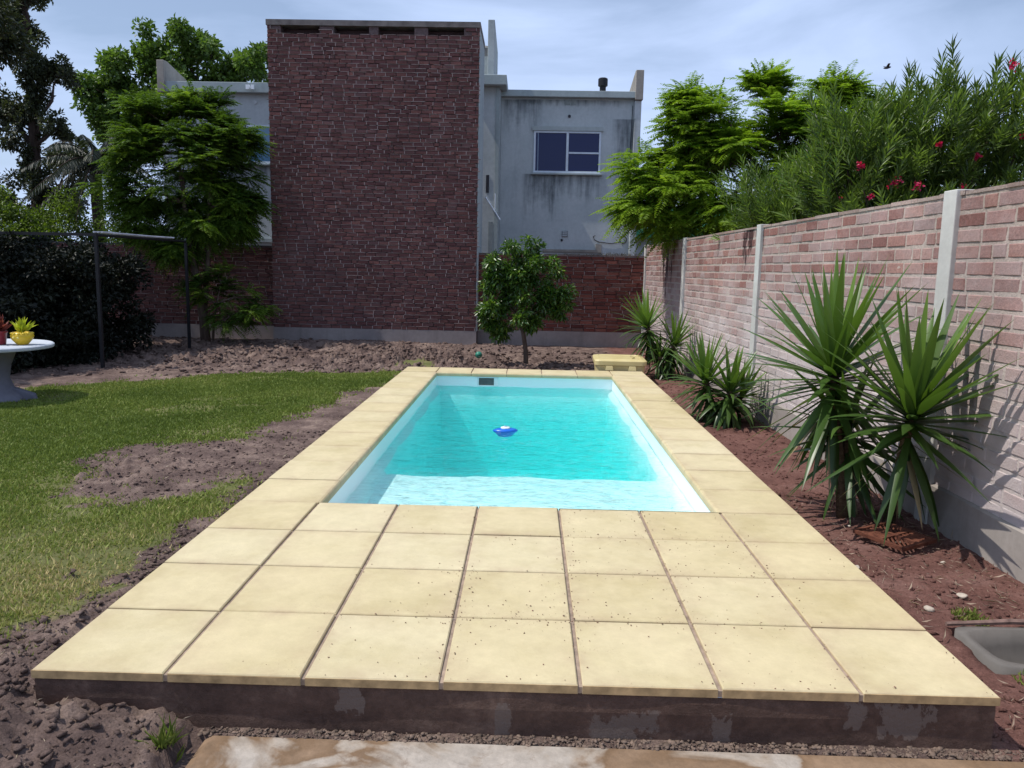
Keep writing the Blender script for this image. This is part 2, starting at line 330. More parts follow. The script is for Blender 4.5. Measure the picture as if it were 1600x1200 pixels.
# ------------------------------------------------------------------ ground
GZ = -.2
def gheight_base(x, y):
    z = np.full(x.shape, GZ)
    l = np.clip((-1.55-x)/.25, 0, 1)                       # garden side is a little higher
    z = z+l*(.085*np.clip((x+5.5)/3.5, 0, 1))*np.clip((10-y)/3, 0, 1)
    c0 = np.exp(-(((x+1.65)/.55)**2+((y+.10)/.35)**2)); z = z+.085*c0*(y < .35)
    z = z+.10*np.exp(-((y-12.9)/.9)**2)*np.clip((-x+.2)/.8, 0, 1)*(.6+.8*vnoise(x, y, .8, 5))
    return z
DIP = (1.985, 2.755, .568, .945)
LAWN = [(-9.5, -.3), (-2.9, -.2), (-2.15, .17), (-2.05, .42), (-2.01, .63), (-2.0, .97), (-1.94, 1.17), (-1.95, 1.63), (-1.86, 2.03), (-1.95, 2.34), (-2.03, 2.79), (-2.15, 2.86), (-2.18, 2.62), (-2.26, 2.32), (-2.44, 2.19), (-2.77, 2.27), (-2.98, 2.47),
        (-3.19, 2.94), (-3.21, 3.31), (-3.46, 3.83), (-3.29, 3.97), (-3.17, 4.11), (-3.28, 4.48), (-3.04, 4.13), (-2.83, 4.15), (-2.77, 4.43), (-2.59, 4.18), (-2.38, 4.47), (-2.4, 5.07), (-2.29, 5.8), (-2.23, 6.67), (-2.01, 7.47), (-1.80, 8.4),
        (-1.75, 9.49), (-2.44, 9.09), (-3.2, 9.11), (-3.87, 8.85), (-4.57, 8.31), (-5.21, 7.83), (-6.01, 7.18), (-6.76, 6.45), (-9.5, 4.5)]
def lawn_mask(x, y):
    dx = (fbm(x, y, 4.2, 4, 11, .72)-.5)*.62; dy = (fbm(x, y, 4.2, 4, 31, .72)-.5)*.62
    return inpoly(x+dx, y+dy, LAWN) | inpoly(x+dx*.5, y+dy*.5, [(-2.1, 10.3), (-1.5, 10.2), (-1.5, 11.0), (-2.0, 11.1)])
def rough_amp(x, y, g):
    a = np.full(x.shape, .018)
    a = np.where(g, .012, a)
    a = a+.12*np.exp(-((y-11.2)/1.6)**2)*np.clip((1.2-x)/1, 0, 1)*(~g)
    a = a+.038*np.exp(-((x+3.0)/.55)**2-((y-3.2)/.5)**2)*(~g)
    a = a+.035*((x < -1.0) & (y < 1.2) & ~g)
    a = np.where(x > 1.6, .016, a)
    return a
def gz(x, y, full=True):
    x = np.asarray(x, float); y = np.asarray(y, float); g = lawn_mask(x, y)
    z = gheight_base(x, y); a = rough_amp(x, y, g)
    n = (fbm(x, y, 3.0, 2, 50)-.5)*1.2+(np.abs(fbm(x, y, 8, 5, 60, .68)-.5)*2-.22)*1.6
    z = z+a*n
    k = ((x > DIP[0]) & (x < DIP[1]) & (y > DIP[2]) & (y < DIP[3])); z = np.where(k, -.42, z)
    k = (x > -1.09) & (x < 2.0) & (y < .02); z = np.where(k & (y < -.045), -.235, np.where(k, np.minimum(z, -.205)+.012*vnoise(x, y, 30, 3), z))
    k = (y > 14.0) | (x > 2.75) | (x < -9); z = np.where(k, np.minimum(z, -.18), z)
    return z
xs = np.concatenate([-np.geomspace(900, 10, 22), np.arange(-9.5, -3.4, .05), np.arange(-3.4, -1.0, .017), np.arange(-1.0, 1.6, .08), np.arange(1.6, 2.9, .03), np.geomspace(3.2, 900, 22)])
ys = np.concatenate([-np.geomspace(60, 1.2, 8), np.arange(-.9, 3.5, .018), np.arange(3.5, 14.6, .042), np.geomspace(15.2, 1500, 22)])
X, Y = np.meshgrid(xs, ys); Z = gz(X, Y); nx = len(xs)
V = np.stack([X, Y, Z], -1).reshape(-1, 3)
j, i = np.meshgrid(np.arange(len(ys)-1), np.arange(nx-1), indexing='ij'); a = (j*nx+i).ravel()
cx = (X[:-1, :-1]+X[1:, 1:]).ravel()/2; cy = (Y[:-1, :-1]+Y[1:, 1:]).ravel()/2
keep = ~((np.abs(cx) < 1.56) & (cy > .08) & (cy < 8.45)); a = a[keep]
F = np.stack([a, a+1, a+nx+1, a+nx], 1)
grass_t = lawn_mask(X, Y).astype(float).ravel()
m_soil = Mt('soil', .95, .12)
xyz = m_soil.z(); red = m_soil.math('MULTIPLY', m_soil.math('SUBTRACT', xyz[0], 1.5), 4.0, True)
c = m_soil.ramp(m_soil.noise(3.1, 7, .68), [(.3, (.075, .050, .045)), (.5, (.155, .108, .092)), (.70, (.30, .22, .18))])
cr_ = m_soil.ramp(m_soil.noise(3.7, 7, .68), [(.3, (.10, .048, .040)), (.52, (.17, .085, .070)), (.72, (.23, .13, .11))])
c = m_soil.mix(red, c, cr_)
c = m_soil.mix(.6, c, m_soil.ramp(m_soil.noise(38, 6, .75), [(.3, .5), (.7, 1.4)]), 'MULTIPLY')
c = m_soil.mix(.55, c, m_soil.ramp(m_soil.noise(130, 4, .8), [(.32, .45), (.5, 1.0), (.68, 1.5)]), 'MULTIPLY')
cg = m_soil.ramp(m_soil.noise(2.6, 6, .7), [(.35, (.10, .12, .035)), (.6, (.17, .17, .065)), (.75, (.27, .21, .12))])
c = m_soil.mix(m_soil.math('MULTIPLY', m_soil.attr('tone'), .9), c, cg)
m_soil.color(c).bump(m_soil.noise(60, 7, .75), 1.0, .012); m_soil = m_soil.m
g = npmesh('ground', V, F, m_soil, tone=grass_t, smooth=False); tag(g, kind='structure')

# lawn blades
m_grass = Mt('grass', .6, .25)
c = m_grass.ramp(m_grass.attr('tone'), [(0, (.105, .155, .024)), (.5, (.195, .255, .044)), (.8, (.31, .33, .09)), (1, (.52, .42, .20))]); m_grass.color(c)
tr = m_grass.n('BsdfTranslucent'); m_grass.set(tr, 0, c); ms = m_grass.n('MixShader'); ms.inputs[0].default_value = .3
m_grass.t.links.new(m_grass.b.outputs[0], ms.inputs[1]); m_grass.t.links.new(tr.outputs[0], ms.inputs[2]); m_grass.t.links.new(ms.outputs[0], m_grass.t.nodes['Material Output'].inputs[0]); m_grass = m_grass.m
n = 620000
y = -.2+rng.random(n)**1.35*10.2; x = -7.6+rng.random(n)*6.1
# only what the lens could see from nearby
k = (x > -1.2-(y+2.9)*.80) & (lawn_mask(x+rng.normal(size=n)*.055, y+rng.normal(size=n)*.055) | (lawn_mask(x+rng.normal(size=n)*.2, y+rng.normal(size=n)*.2) & (vnoise(x, y, 6, 71) > .60) & (rng.random(n) < .7)))& ~((x > -1.66) & (y > -.03))
bare = fbm(x, y, 1.1, 5, 77, .6); k &= (rng.random(n) < np.clip((.74-bare)*7, .25, 1)); x = x[k]; y = y[k]; n = len(x)
px_ = .0026+.00085*(y+2.5)
h = (.012+.020*rng.random(n))*(.7+.6*vnoise(x, y, 3, 90)); w = px_*(.8+.5*rng.random(n))
th = rng.random(n)*6.283; ln = rng.normal(size=(n, 2))*.5*h[:, None]; B = np.stack([x, y, gz(x, y)-.004], 1)
dx = np.stack([np.cos(th), np.sin(th), np.zeros(n)], 1)*w[:, None]
tip = B+np.stack([ln[:, 0], ln[:, 1], h], 1)
V = np.stack([B-dx, B+dx, tip], 1).reshape(-1, 3); F = np.arange(3*n).reshape(-1, 3)
dry = fbm(x, y, .9, 5, 21, .6); near = np.clip((3.6-y)/3, 0, 1)*.34
tn = np.clip(.38+(dry-.5)*.9+near+rng.normal(size=n)*.16, 0, 1)
o = npmesh('lawn_grass', V, F, m_grass, tone=np.repeat(tn, 3)); tag(o, 'short green lawn grass with dry yellowish patches beside the pool deck', 'grass', kind='stuff')

# clods
ICO_V = []; ph = (1+5**.5)/2
for s1 in (-1, 1):
    for s2 in (-1, 1): ICO_V += [(0, s1, s2*ph), (s1, s2*ph, 0), (s2*ph, 0, s1)]
ICO_V = nrm(np.array(ICO_V, float))
import itertools
dd = np.linalg.norm(ICO_V[:, None]-ICO_V[None], axis=-1); e = dd < 1.1
ICO_F = np.array([t if np.dot(np.cross(ICO_V[t[1]]-ICO_V[t[0]], ICO_V[t[2]]-ICO_V[t[0]]), ICO_V[t[0]]) > 0 else (t[0], t[2], t[1]) for t in itertools.combinations(range(12), 3) if e[t[0], t[1]] and e[t[1], t[2]] and e[t[0], t[2]]])
def lumps(P, size, flat=.65):
    n = len(P); V = ICO_V[None]*(1+rng.normal(size=(n, 12, 1))*.36)*size[:, None, None]*np.stack([.7+.6*rng.random(n), .7+.6*rng.random(n), flat*(.7+.5*rng.random(n))], 1)[:, None, :]
    a = rng.random(n)*6.28; c_, s_ = np.cos(a)[:, None], np.sin(a)[:, None]
    V = np.stack([V[..., 0]*c_-V[..., 1]*s_, V[..., 0]*s_+V[..., 1]*c_, V[..., 2]], -1)+P[:, None]
    F = (ICO_F[None]+(np.arange(n)*12)[:, None, None]).reshape(-1, 3); return V.reshape(-1, 3), F
def clods(name, x, y, size, label, mat=None, sink=.25):
    P = np.stack([x, y, gz(x, y)+size*sink], 1); V, F = lumps(P, size)
    o = npmesh(name, V, F, mat or m_soil, tone=np.zeros(len(V))); tag(o, label, 'soil', kind='stuff'); return o
n = 24000; y = 8.3+rng.random(n)*5.4; x = -8.6+rng.random(n)*10.2
k = ~lawn_mask(x, y) & (rng.random(n) < np.exp(-((y-11.0)/1.7)**2)*np.clip((1.6-x)/1.2, .05, 1)+.12) & ~((np.abs(x) < 1.66) & (y < 8.6)); x = x[k]; y = y[k]
clods('turned_soil', x, y, .005+.042*rng.random(len(x))**5, 'turned lumps of dark soil along the back walls')
n = 26000; x = -3.6+rng.random(n)*2.5; y = -.7+rng.random(n)*2.6
k = ~lawn_mask(x, y) & ~((x > -1.66) & (y > -.02)) & (x < -1.1-.1*rng.random(n)); x = x[k]; y = y[k]
clods('soil_clods', x, y, .0016+.016*rng.random(len(x))**6, 'loose purplish soil clods round the near left corner of the deck')
n = 6000; x = -3.6+rng.random(n)*1.9; y = 2.0+rng.random(n)*2.6; k = ~lawn_mask(x, y); x = x[k]; y = y[k]
clods('bare_patch_soil', x, y, .002+.014*rng.random(len(x))**6, 'crumbled soil on the bare patch in the lawn')
n = 3600; x = 1.67+rng.random(n)*1.0; y = -.2+rng.random(n)**1.6*9
k = ~((x > DIP[0]-.1) & (y > DIP[2]-.1) & (y < DIP[3]+.08)); x = x[k]; y = y[k]
clods('bed_soil', x, y, .003+.014*rng.random(len(x))**3.2, 'reddish crumbs of soil in the bed along the side wall')
m_grav = plain('gravel', (.16, .115, .09), .95, var=.5, sc=25)
n = 1900; x = -1.05+rng.random(n)*2.95; y = -.05+rng.random(n)*.055
P = np.stack([x, y, np.full(n, -.197)], 1); V, F = lumps(P, .0025+.008*rng.random(n)**3)
o = npmesh('gravel_strip', V, F, m_grav); tag(o, 'thin strip of grey gravel between deck riser and old concrete slab', 'gravel', kind='stuff')

# patio slab in the foreground
mb = MB(); mb.add([(-1.03, -.045, -.215), (1.95, -.050, -.215), (1.95, -4, -.215), (-1.06, -4, -.215), (-1.0, -.047, -.196), (1.95, -.060, -.196), (1.95, -4, -.196), (-1.06, -4, -.196)],
                  [(4, 7, 6, 5), (0, 4, 5, 1), (0, 3, 7, 4), (1, 5, 6, 2)])
o = mb.build('patio_slab', m_conc); tag(o, kind='structure')

# tufts
def tuft(name, cx, cy, r_, n, hh, label):
    a = rng.random(n)*6.28; q = r_*np.sqrt(rng.random(n)); x = cx+q*np.cos(a); y = cy+q*np.sin(a)
    B = np.stack([x, y, gz(x, y)-.003], 1); D = np.stack([rng.normal(size=n)*.6, rng.normal(size=n)*.6, np.ones(n)], 1)
    V, F, T = leaf_arrays(B, D, rvec(n), hh*(.5+rng.random(n)), .006, np.clip(.45+rng.normal(size=n)*.2, 0, 1), .1, .25)
    tag(npmesh(name, V, F, m_grass, tone=T), label, 'grass', kind='stuff')
tuft('weed_tuft', -1.12, -.14, .035, 60, .07, 'long green weeds at the left end of the old concrete slab')
tuft('weed_tuft', 2.13, 1.06, .08, 220, .03, 'small patch of weeds just behind the concrete drain basin')
tuft('weed_tuft', 1.88, -.0, .09, 260, .05, 'weeds at the right foot of the deck riser')
tuft('weed_tuft', 2.12, .50, .12, 200, .025, 'sparse weeds in front of the concrete drain basin')

# ------------------------------------------------------------------ pool deck
XL = [-1.637, -1.177, -.706, -.235, .235, .706, 1.177, 1.637]; RP = .503; jw = .008; jt = .0055
dk = thing('pool_deck', 'raised deck of square cream paving slabs framing the swimming pool', 'pool deck')
tb = MB()
for r_ in range(17):
    for q in range(7):
        if 4 <= r_ < 16 and 0 < q < 6: continue
        x0 = XL[q]+(jw if q else 0); x1 = XL[q+1]-(jw if q < 6 else 0)
        if 4 <= r_ < 16: x0 = XL[q]; x1 = XL[q+1]
        if r_ == 16: x0 = XL[q]+jt; x1 = XL[q+1]-jt
        y0 = r_*RP+(jt if r_ else 0); y1 = (r_+1)*RP-jt; dz = rng.normal()*.0015
        tn = float(np.clip(.5+rng.normal()*.24, 0, 1))
        if r_ == 3 and 0 < q < 6: y1 += .0
        tb.cbox(x0, x1, y0, y1, -.034, dz, .004, tn)
tb.build('paving_slabs', m_deck, dk)
# rounded pool-side lips
lp = MB()
def lip(a, b, nrm_, tone):
    """quarter round nosing running a->b, facing nrm_"""
    prof = [(0, -.0008), (.010, -.003), (.017, -.010), (.020, -.020), (.020, -.048), (0, -.05)]
    V = [(p[0]+nrm_[0]*u_, p[1]+nrm_[1]*u_, w_) for p in (a, b) for u_, w_ in prof]; n = len(prof)
    F = [(k, k+1, n+k+1, n+k) for k in range(n-1)]
    if nrm_[0] > 0 or nrm_[1] < 0: F = [q[::-1] for q in F]
    lp.add(V, F+[tuple(range(n)), tuple(range(2*n-1, n-1, -1))], tone)
for r_ in range(4, 16):
    for s_ in (-1, 1): lip((s_*1.1795, r_*RP+.003), (s_*1.1795, (r_+1)*RP-.003), (-s_, 0), random.random())
for q in range(1, 6): lip((XL[q]+.003, 16*RP+.0005), (XL[q+1]-.003, 16*RP+.0005), (0, -1), random.random()); lip((XL[q]+.003, 4*RP-.0035), (XL[q+1]-.003, 4*RP-.0035), (0, 1), .5)
lp.build('nosing', m_deck, dk)
jb = MB(); z0 = -.011
jb.box(-1.634, 1.634, .003, 4*RP-.004, z0-.02, z0); jb.box(-1.634, -1.181, 4*RP-.004, 8.548, z0-.02, z0); jb.box(1.181, 1.634, 4*RP-.004, 8.548, z0-.02, z0); jb.box(-1.181, 1.181, 16*RP+.004, 8.548, z0-.02, z0)
for q_ in XL[1:6+1-0]:
    if abs(q_) < 1.6: jb.box(q_-.012, q_+.012, .0036, .03, -.0338, z0-.0202)
jb.build('joint_mortar', m_joint, dk)
rb = MB()
ns = 130; xs_ = np.linspace(-1.63, 1.63, ns); V = []
rows = [-.034, -.06, -.10, -.15, -.26]
for zi, z in enumerate(rows):
    for x in xs_: V.append((x, .012-.010*float(vnoise(np.array(x), np.array(z*3), 3.0, 8))-(.004 if zi in (1, 2) else 0), z))
F = [(i*ns+k, i*ns+k+1, (i+1)*ns+k+1, (i+1)*ns+k)[::-1] for i in range(len(rows)-1) for k in range(ns-1)]
rb.add(V, F)
for s_ in (-1, 1): rb.box(min(s_*1.63, s_*1.58), max(s_*1.63, s_*1.58), .02, 8.54, -.34, -.0345)
rb.box(-1.57, 1.57, 8.46, 8.54, -.34, -.0345)
rb.build('riser', m_wet, dk)
eb = MB()
for q in range(7): eb.box(XL[q]+(.009 if q else 0), XL[q+1]-(.009 if q < 6 else 0), -.0022, .001, -.033, -.0045)
eb.build('slab_front_edge', m_edge, dk)
# crumbs on the deck
n = 16000; x = rng.random(n)*3.1-1.1; y = rng.random(n)*1.98
dxl = np.min(np.abs(x[:, None]-np.array(XL)[None]), 1); dyl = np.abs(((y/RP+.5) % 1)-.5)*RP
k = rng.random(n) < (np.exp(-dxl/.05)+np.exp(-dyl/.05)+.05)*.42*fbm(x, y, 1.6, 3, 4)**1.5*3*np.exp(-((x-.45)/.75)**2); x = x[k]; y = y[k]; n = len(x)
V, F = lumps(np.stack([x, y, np.full(n, .0018)], 1), .0010+.0026*rng.random(n)**2, .6)
V2 = V.reshape(n, 12, 3); 
o = npmesh('soil_crumbs', V, F, plain('crumbs', (.22, .13, .09), .9, var=.5, sc=30)); tag(o, 'tiny brown soil crumbs scattered over the cream slabs', 'dirt', kind='stuff')

# ------------------------------------------------------------------ pool
pl = thing('swimming_pool', 'white fibreglass pool basin set into the cream deck', 'swimming pool')
WX, Y0, Y1, ZB = 1.172, 2.018, 8.046, -1.25
def shell_profile():
    mb = MB(); ysh = np.concatenate([np.linspace(Y0, 3.4, 20), np.linspace(3.45, 4.15, 36), np.linspace(4.2, Y1, 80)]); n = len(ysh); fx = np.linspace(-.97, .97, 40)
    k = 8+len(fx); V = []
    for y in ysh:
        e_ = 3.76; zf = -.285-(ZB*-1-.285)*float(np.clip((y-e_)/.22, 0, 1))**1.3; sc_ = .035*(abs(math.sin((y-2.2)*2.6))**.6)
        zs = min(-.30, zf*.45-.19) if zf < -.4 else min(-.28, zf+.004)
        up = [(-WX, -.045), (-WX+.004, -.20), (-WX+.03+sc_, -.255), (-WX+.06+sc_, zs)]
        for x, z in up: V.append((x, y, z))
        for x in fx:
            yy = y-.10*float(fbm(np.array(x), np.array(2.), 3.2, 4, 401)-.5)*2*math.exp(-((y-e_-.1)/.35)**2); V.append((x*(WX-.11-sc_)/.97, yy, zf))
        for x, z in reversed(up): V.append((-x, y, z))
    F = [(i*k+j, i*k+j+1, (i+1)*k+j+1, (i+1)*k+j) for i in range(n-1) for j in range(k-1)]
    mb.add(V, F)
    mb.add([(-WX, Y1, -.045), (WX, Y1, -.045), (WX, Y1, -.3), (-WX, Y1, -.3), (-WX, Y1-.25, ZB), (WX, Y1-.25, ZB)], [(0, 1, 2, 3), (3, 2, 5, 4)])
    mb.add([(-WX, Y0, -.045), (WX, Y0, -.045), (WX, Y0, -.45), (-WX, Y0, -.45)], [(3, 2, 1, 0)])
    return mb
shell_profile().build('basin', m_white_shell, pl)
mb = MB(); fx0, fx1, fz0, fz1 = -.625, -.345, -.175, -.052; t_ = .012
mb.box(fx0, fx1, Y1-.014, Y1-.002, fz1-t_, fz1); mb.box(fx0, fx1, Y1-.014, Y1-.002, fz0, fz0+t_); mb.box(fx0, fx0+.02, Y1-.0145, Y1-.0015, fz0+t_, fz1-t_); mb.box(fx1-.055, fx1, Y1-.0145, Y1-.0015, fz0+t_, fz1-t_)
sk_ = mb.build('skimmer', plain('skimmer_white', (.70, .76, .78), .4, var=.05), pl)
mb = MB(); mb.add([(fx0+.022, Y1-.004, fz1-t_), (fx1-.057, Y1-.004, fz1-t_), (fx1-.057, Y1-.010, fz0+t_), (fx0+.022, Y1-.010, fz0+t_)], [(3, 2, 1, 0)])
mb.build('skimmer_flap', m_plastic2, sk_)
# water
WZ = -.185
nx_, ny_ = 110, 280; xw = np.linspace(-WX-.004, WX+.004, nx_); yw = np.linspace(Y0-.004, Y1+.004, ny_)
X, Y = np.meshgrid(xw, yw)
Zw = WZ+.026*(fbm(X+.25*Y, Y*1.9, 2.1, 4, 201, .55)-.5)+.014*(fbm(X, Y*2.2, 6, 3, 220, .6)-.5)
top = np.stack([X, Y, Zw], -1).reshape(-1, 3); bot = top.copy(); bot[:, 2] = ZB-.05
i, j = np.meshgrid(np.arange(ny_-1), np.arange(nx_-1), indexing='ij'); a = (i*nx_+j).ravel()
F = [np.stack([a, a+1, a+nx_+1, a+nx_], 1)]; N = len(top); F.append(F[0][:, ::-1]+N)
def rim(ids): ids = np.array(ids); return np.stack([ids[:-1], ids[1:], ids[1:]+N, ids[:-1]+N], 1)
F.append(rim(np.arange(nx_))[:, ::-1]); F.append(rim(np.arange(nx_)+(ny_-1)*nx_)); F.append(rim(np.arange(ny_)*nx_)); F.append(rim(np.arange(ny_)*nx_+nx_-1)[:, ::-1])
mw = bpy.data.materials.new('pool_water'); mw.use_nodes = True; t = mw.node_tree; t.nodes.clear()
out = t.nodes.new('ShaderNodeOutputMaterial'); trn = t.nodes.new('ShaderNodeBsdfTransparent'); gl = t.nodes.new('ShaderNodeBsdfGlossy'); fr = t.nodes.new('ShaderNodeFresnel'); mxs = t.nodes.new('ShaderNodeMixShader')
gl.inputs['Roughness'].default_value = .05; fr.inputs[0].default_value = 1.33
bp = t.nodes.new('ShaderNodeBump'); nz = t.nodes.new('ShaderNodeTexNoise'); nz.inputs['Scale'].default_value = 5; nz.inputs['Detail'].default_value = 6; nz.inputs['Roughness'].default_value = .62; tcw = t.nodes.new('ShaderNodeTexCoord'); mpw = t.nodes.new('ShaderNodeMapping'); mpw.inputs['Scale'].default_value = (1, 2.4, 1)
t.links.new(tcw.outputs['Object'], mpw.inputs[0]); t.links.new(mpw.outputs[0], nz.inputs['Vector']); t.links.new(nz.outputs[0], bp.inputs['Height']); bp.inputs['Strength'].default_value = .5; bp.inputs['Distance'].default_value = .14
t.links.new(bp.outputs[0], gl.inputs['Normal']); t.links.new(bp.outputs[0], fr.inputs['Normal'])
t.links.new(fr.outputs[0], mxs.inputs[0]); t.links.new(trn.outputs[0], mxs.inputs[1]); t.links.new(gl.outputs[0], mxs.inputs[2]); t.links.new(mxs.outputs[0], out.inputs[0])
va = t.nodes.new('ShaderNodeVolumeAbsorption'); va.inputs[0].default_value = (.02, .945, .94, 1); va.inputs[1].default_value = .95
vs = t.nodes.new('ShaderNodeVolumeScatter'); vs.inputs[0].default_value = (.35, .95, .93, 1); vs.inputs['Density'].default_value = .24; vs.inputs['Anisotropy'].default_value = .2
ad = t.nodes.new('ShaderNodeAddShader'); t.links.new(va.outputs[0], ad.inputs[0]); t.links.new(vs.outputs[0], ad.inputs[1]); t.links.new(ad.outputs[0], out.inputs[1])
o = npmesh('pool_water', np.concatenate([top, bot]), np.concatenate(F), mw, smooth=True); tag(o, kind='structure')
# chlorine float
fl = thing('pool_float', 'small blue chemical dispenser floating in the middle of the pool', 'pool dispenser', (-.165, 5.17, WZ-.01), R(12))
m_blue = Mt('float_blue', .3, .5); m_blue.color((.008, .13, .62)); m_blue = m_blue.m
mb = MB(); n = 32; prof = [(.0, -.05), (.055, -.048), (.075, -.02), (.100, .004), (.104, .014), (.080, .024), (.055, .032), (.0, .033)]
V = []
for r_, z in prof:
    for k in range(n):
        t_ = 2*math.pi*k/n; q = r_*(1+.22*max(0, math.cos(t_))**6+.22*max(0, -math.cos(t_))**6); V.append((q*math.cos(t_), q*.8*math.sin(t_), z))
mb.add(V, [(i*n+k, i*n+(k+1) % n, (i+1)*n+(k+1) % n, (i+1)*n+k) for i in range(len(prof)-1) for k in range(n)])
mb.build('float_body', m_blue, fl, True)
mb = MB(); mb.lathe([(.046, .0325), (.046, .040), (.038, .044), (.02, .044), (.018, .048), (0, .048)], 20); mb.build('float_cap', plain('cap_white', (.75, .78, .80), .4, var=.05), fl, True)
mb = MB(); mb.lathe([(.013, .0482), (.013, .054), (0, .0545)], 12); mb.build('float_knob', plain('knob_blue', (.25, .40, .60), .4, var=.1), fl, True)

# ------------------------------------------------------------------ masonry
def brick_face(ln, z0, z1, bl, bh, jh, jv, depth, jit, seed, flush=.004, holes=()):
    """running-bond bricks on local plane y=0 facing -y, x 0..ln; returns brick MB and mortar-squeeze MB"""
    rg = random.Random(seed); b = MB(); mo = MB(); z = z0; row = 0
    while z+bh*.6 < z1:
        top_ = min(z+bh, z1); off = (row % 2)*bl*.5+rg.uniform(-.03, .03); x = -off
        while x < ln:
            l = bl*rg.uniform(.90, 1.08)
            if rg.random() < .08: l *= .5
            a, c_ = max(0, x), min(ln, x+l-jv)
            if c_-a > .03 and not any(a < h[1] and c_ > h[0] and z < h[3] and top_ > h[2] for h in holes):
                p = -depth-rg.uniform(-.3, 1)*jit; dz = rg.uniform(-.002, .002)*bh/.06; e = .004
                pts = [(a, .02, z+dz), (c_, .02, z+dz), (c_, .02, top_+dz), (a, .02, top_+dz),
                       (a, p+e, z+dz), (c_, p+e, z+dz), (c_, p+e, top_+dz), (a, p+e, top_+dz),
                       (a+e+rg.uniform(0, .004), p, z+e+dz), (c_-e-rg.uniform(0, .004), p+rg.uniform(-.003, .003), z+e+dz), (c_-e-rg.uniform(0, .004), p+rg.uniform(-.003, .003), top_-e+dz), (a+e+rg.uniform(0, .004), p, top_-e+dz)]
                b.add(pts, [(0, 1, 5, 4), (1, 2, 6, 5), (2, 3, 7, 6), (3, 0, 4, 7), (4, 5, 9, 8), (5, 6, 10, 9), (6, 7, 11, 10), (7, 4, 8, 11), (8, 9, 10, 11)], rg.random())
                if flush:
                    if rg.random() < .85:
                        q = -depth-jit-flush*rg.uniform(.3, 1.2); h_ = jh*rg.uniform(.30, .62); s0 = a+rg.uniform(-.05, .05); s1 = c_+rg.uniform(-.05, .06)
                        zz = top_+jh*.5; mo.add([(s0, .01, zz-h_/2), (s1, .01, zz-h_/2), (s1, .01, zz+h_/2), (s0, .01, zz+h_/2), (s0, q+.004, zz-h_/2), (s1, q+.006, zz-h_/2+rg.uniform(-.003, .003)), (s1, q, zz+h_/2+rg.uniform(-.004, .004)), (s0, q, zz+h_/2)],
                                                [(0, 1, 5, 4), (1, 2, 6, 5), (2, 3, 7, 6), (3, 0, 4, 7), (4, 5, 6, 7)])
                    if rg.random() < .5:
                        q = -depth-jit-flush*rg.uniform(.0, .9); xx = c_+jv/2; w_ = jv*rg.uniform(.5, .9)
                        mo.add([(xx-w_/2, .01, z-.004), (xx+w_/2, .01, z-.004), (xx+w_/2, .01, top_+.004), (xx-w_/2, .01, top_+.004), (xx-w_/2, q, z), (xx+w_/2, q, z), (xx+w_/2, q, top_), (xx-w_/2, q, top_)],
                               [(0, 1, 5, 4), (1, 2, 6, 5), (2, 3, 7, 6), (3, 0, 4, 7), (4, 5, 6, 7)])
            x += l
        z += bh+jh; row += 1
    return b, mo

# tower
TX0, TX1, TY = -5.14, -1.02, 13.72
tw = thing('brick_tower', 'tall dark brick tower block standing against the white houses', 'tower', (TX0, TY, 0))
TL = TX1-TX0
holes = [(.26, 1.02, 5.86, 5.98), (1.30, 1.98, 5.84, 5.98), (2.16, 2.86, 5.83, 5.98), (3.12, 3.82, 5.82, 5.97)]
b, mo = brick_face(TL, .115, 5.955, .215, .057, .020, .017, .009, .005, 3, .006, holes)
b.build('brick_face', m_brickT, tw); mo.build('brick_mortar', m_mortT, tw)
core = MB()
core.box(.002, TL-.002, .012, .30, -.3, 5.80)
core.box(.002, TL-.002, .30, 1.5, -.3, 5.955)
for a_, b_ in [(.002, .26), (1.02, 1.30), (1.98, 2.16), (2.86, 3.12), (3.82, TL-.002)]: core.box(a_, b_, .012, .295, 5.8005, 5.955)
core.build('mortar_core', m_mortTb, tw)
mb = MB(); mb.box(TL-.001, TL+.012, .004, 1.50, .1, 5.955); mb.build('side_render', m_fascia, tw)
mb = MB(); mb.box(-.02, TL+.02, -.022, 1.53, 5.957, 6.06); mb.build('roof_slab', plain('slab_cement', (.16, .14, .135), .95, var=.35, sc=5), tw)
mb = MB(); mb.box(-.01, TL+.01, -.012, .05, -.35, .112); mb.build('plinth', m_plinth, tw)
# upper vents stay dark: void behind
# back walls
def brick_wall(name, label, x0, x1, y, ztop, zpl, matb, matm, seed, bl=.25, bh=.062, jh=.016, cap=True, beds=m_mortTb, plm=None):
    w = thing(name, label, 'brick wall', (x0, y, 0)); ln = x1-x0
    b, mo = brick_face(ln, zpl+.003, ztop, bl, bh, jh, .014, .010, .006, seed, .006)
    b.build('brick_face', matb, w); mo.build('brick_mortar', matm, w)
    mb = MB(); mb.box(0, ln, .012, .15, -.3, ztop-.002); mb.build('mortar_core', beds, w)
    mb = MB(); mb.box(0, ln, -.015, .03, -.35, zpl); mb.build('plinth', plm or m_plinth, w)
    return w
wr = brick_wall('boundary_wall', 'low reddish brick wall behind the citrus tree, right of the brick tower', TX1+.004, 2.43, 14.2, 1.66, .11, m_brickB, m_mortT, 11)
mb = MB(); mb.box(0, 3.44, -.02, .16, 1.664, 1.69); mb.build('coping', plain('old_cap', (.13, .10, .09), .9, var=.4, sc=6), wr)
wl = brick_wall('boundary_wall', 'low dark brick wall in the shade behind the jacaranda, left of the brick tower', -12.0, TX0-.004, 14.2, 1.72, .10, m_brickT, m_mortT, 12)
mb = MB(); mb.box(0, 6.85, -.02, .16, 1.724, 1.755); mb.build('coping', m_dark, wl)
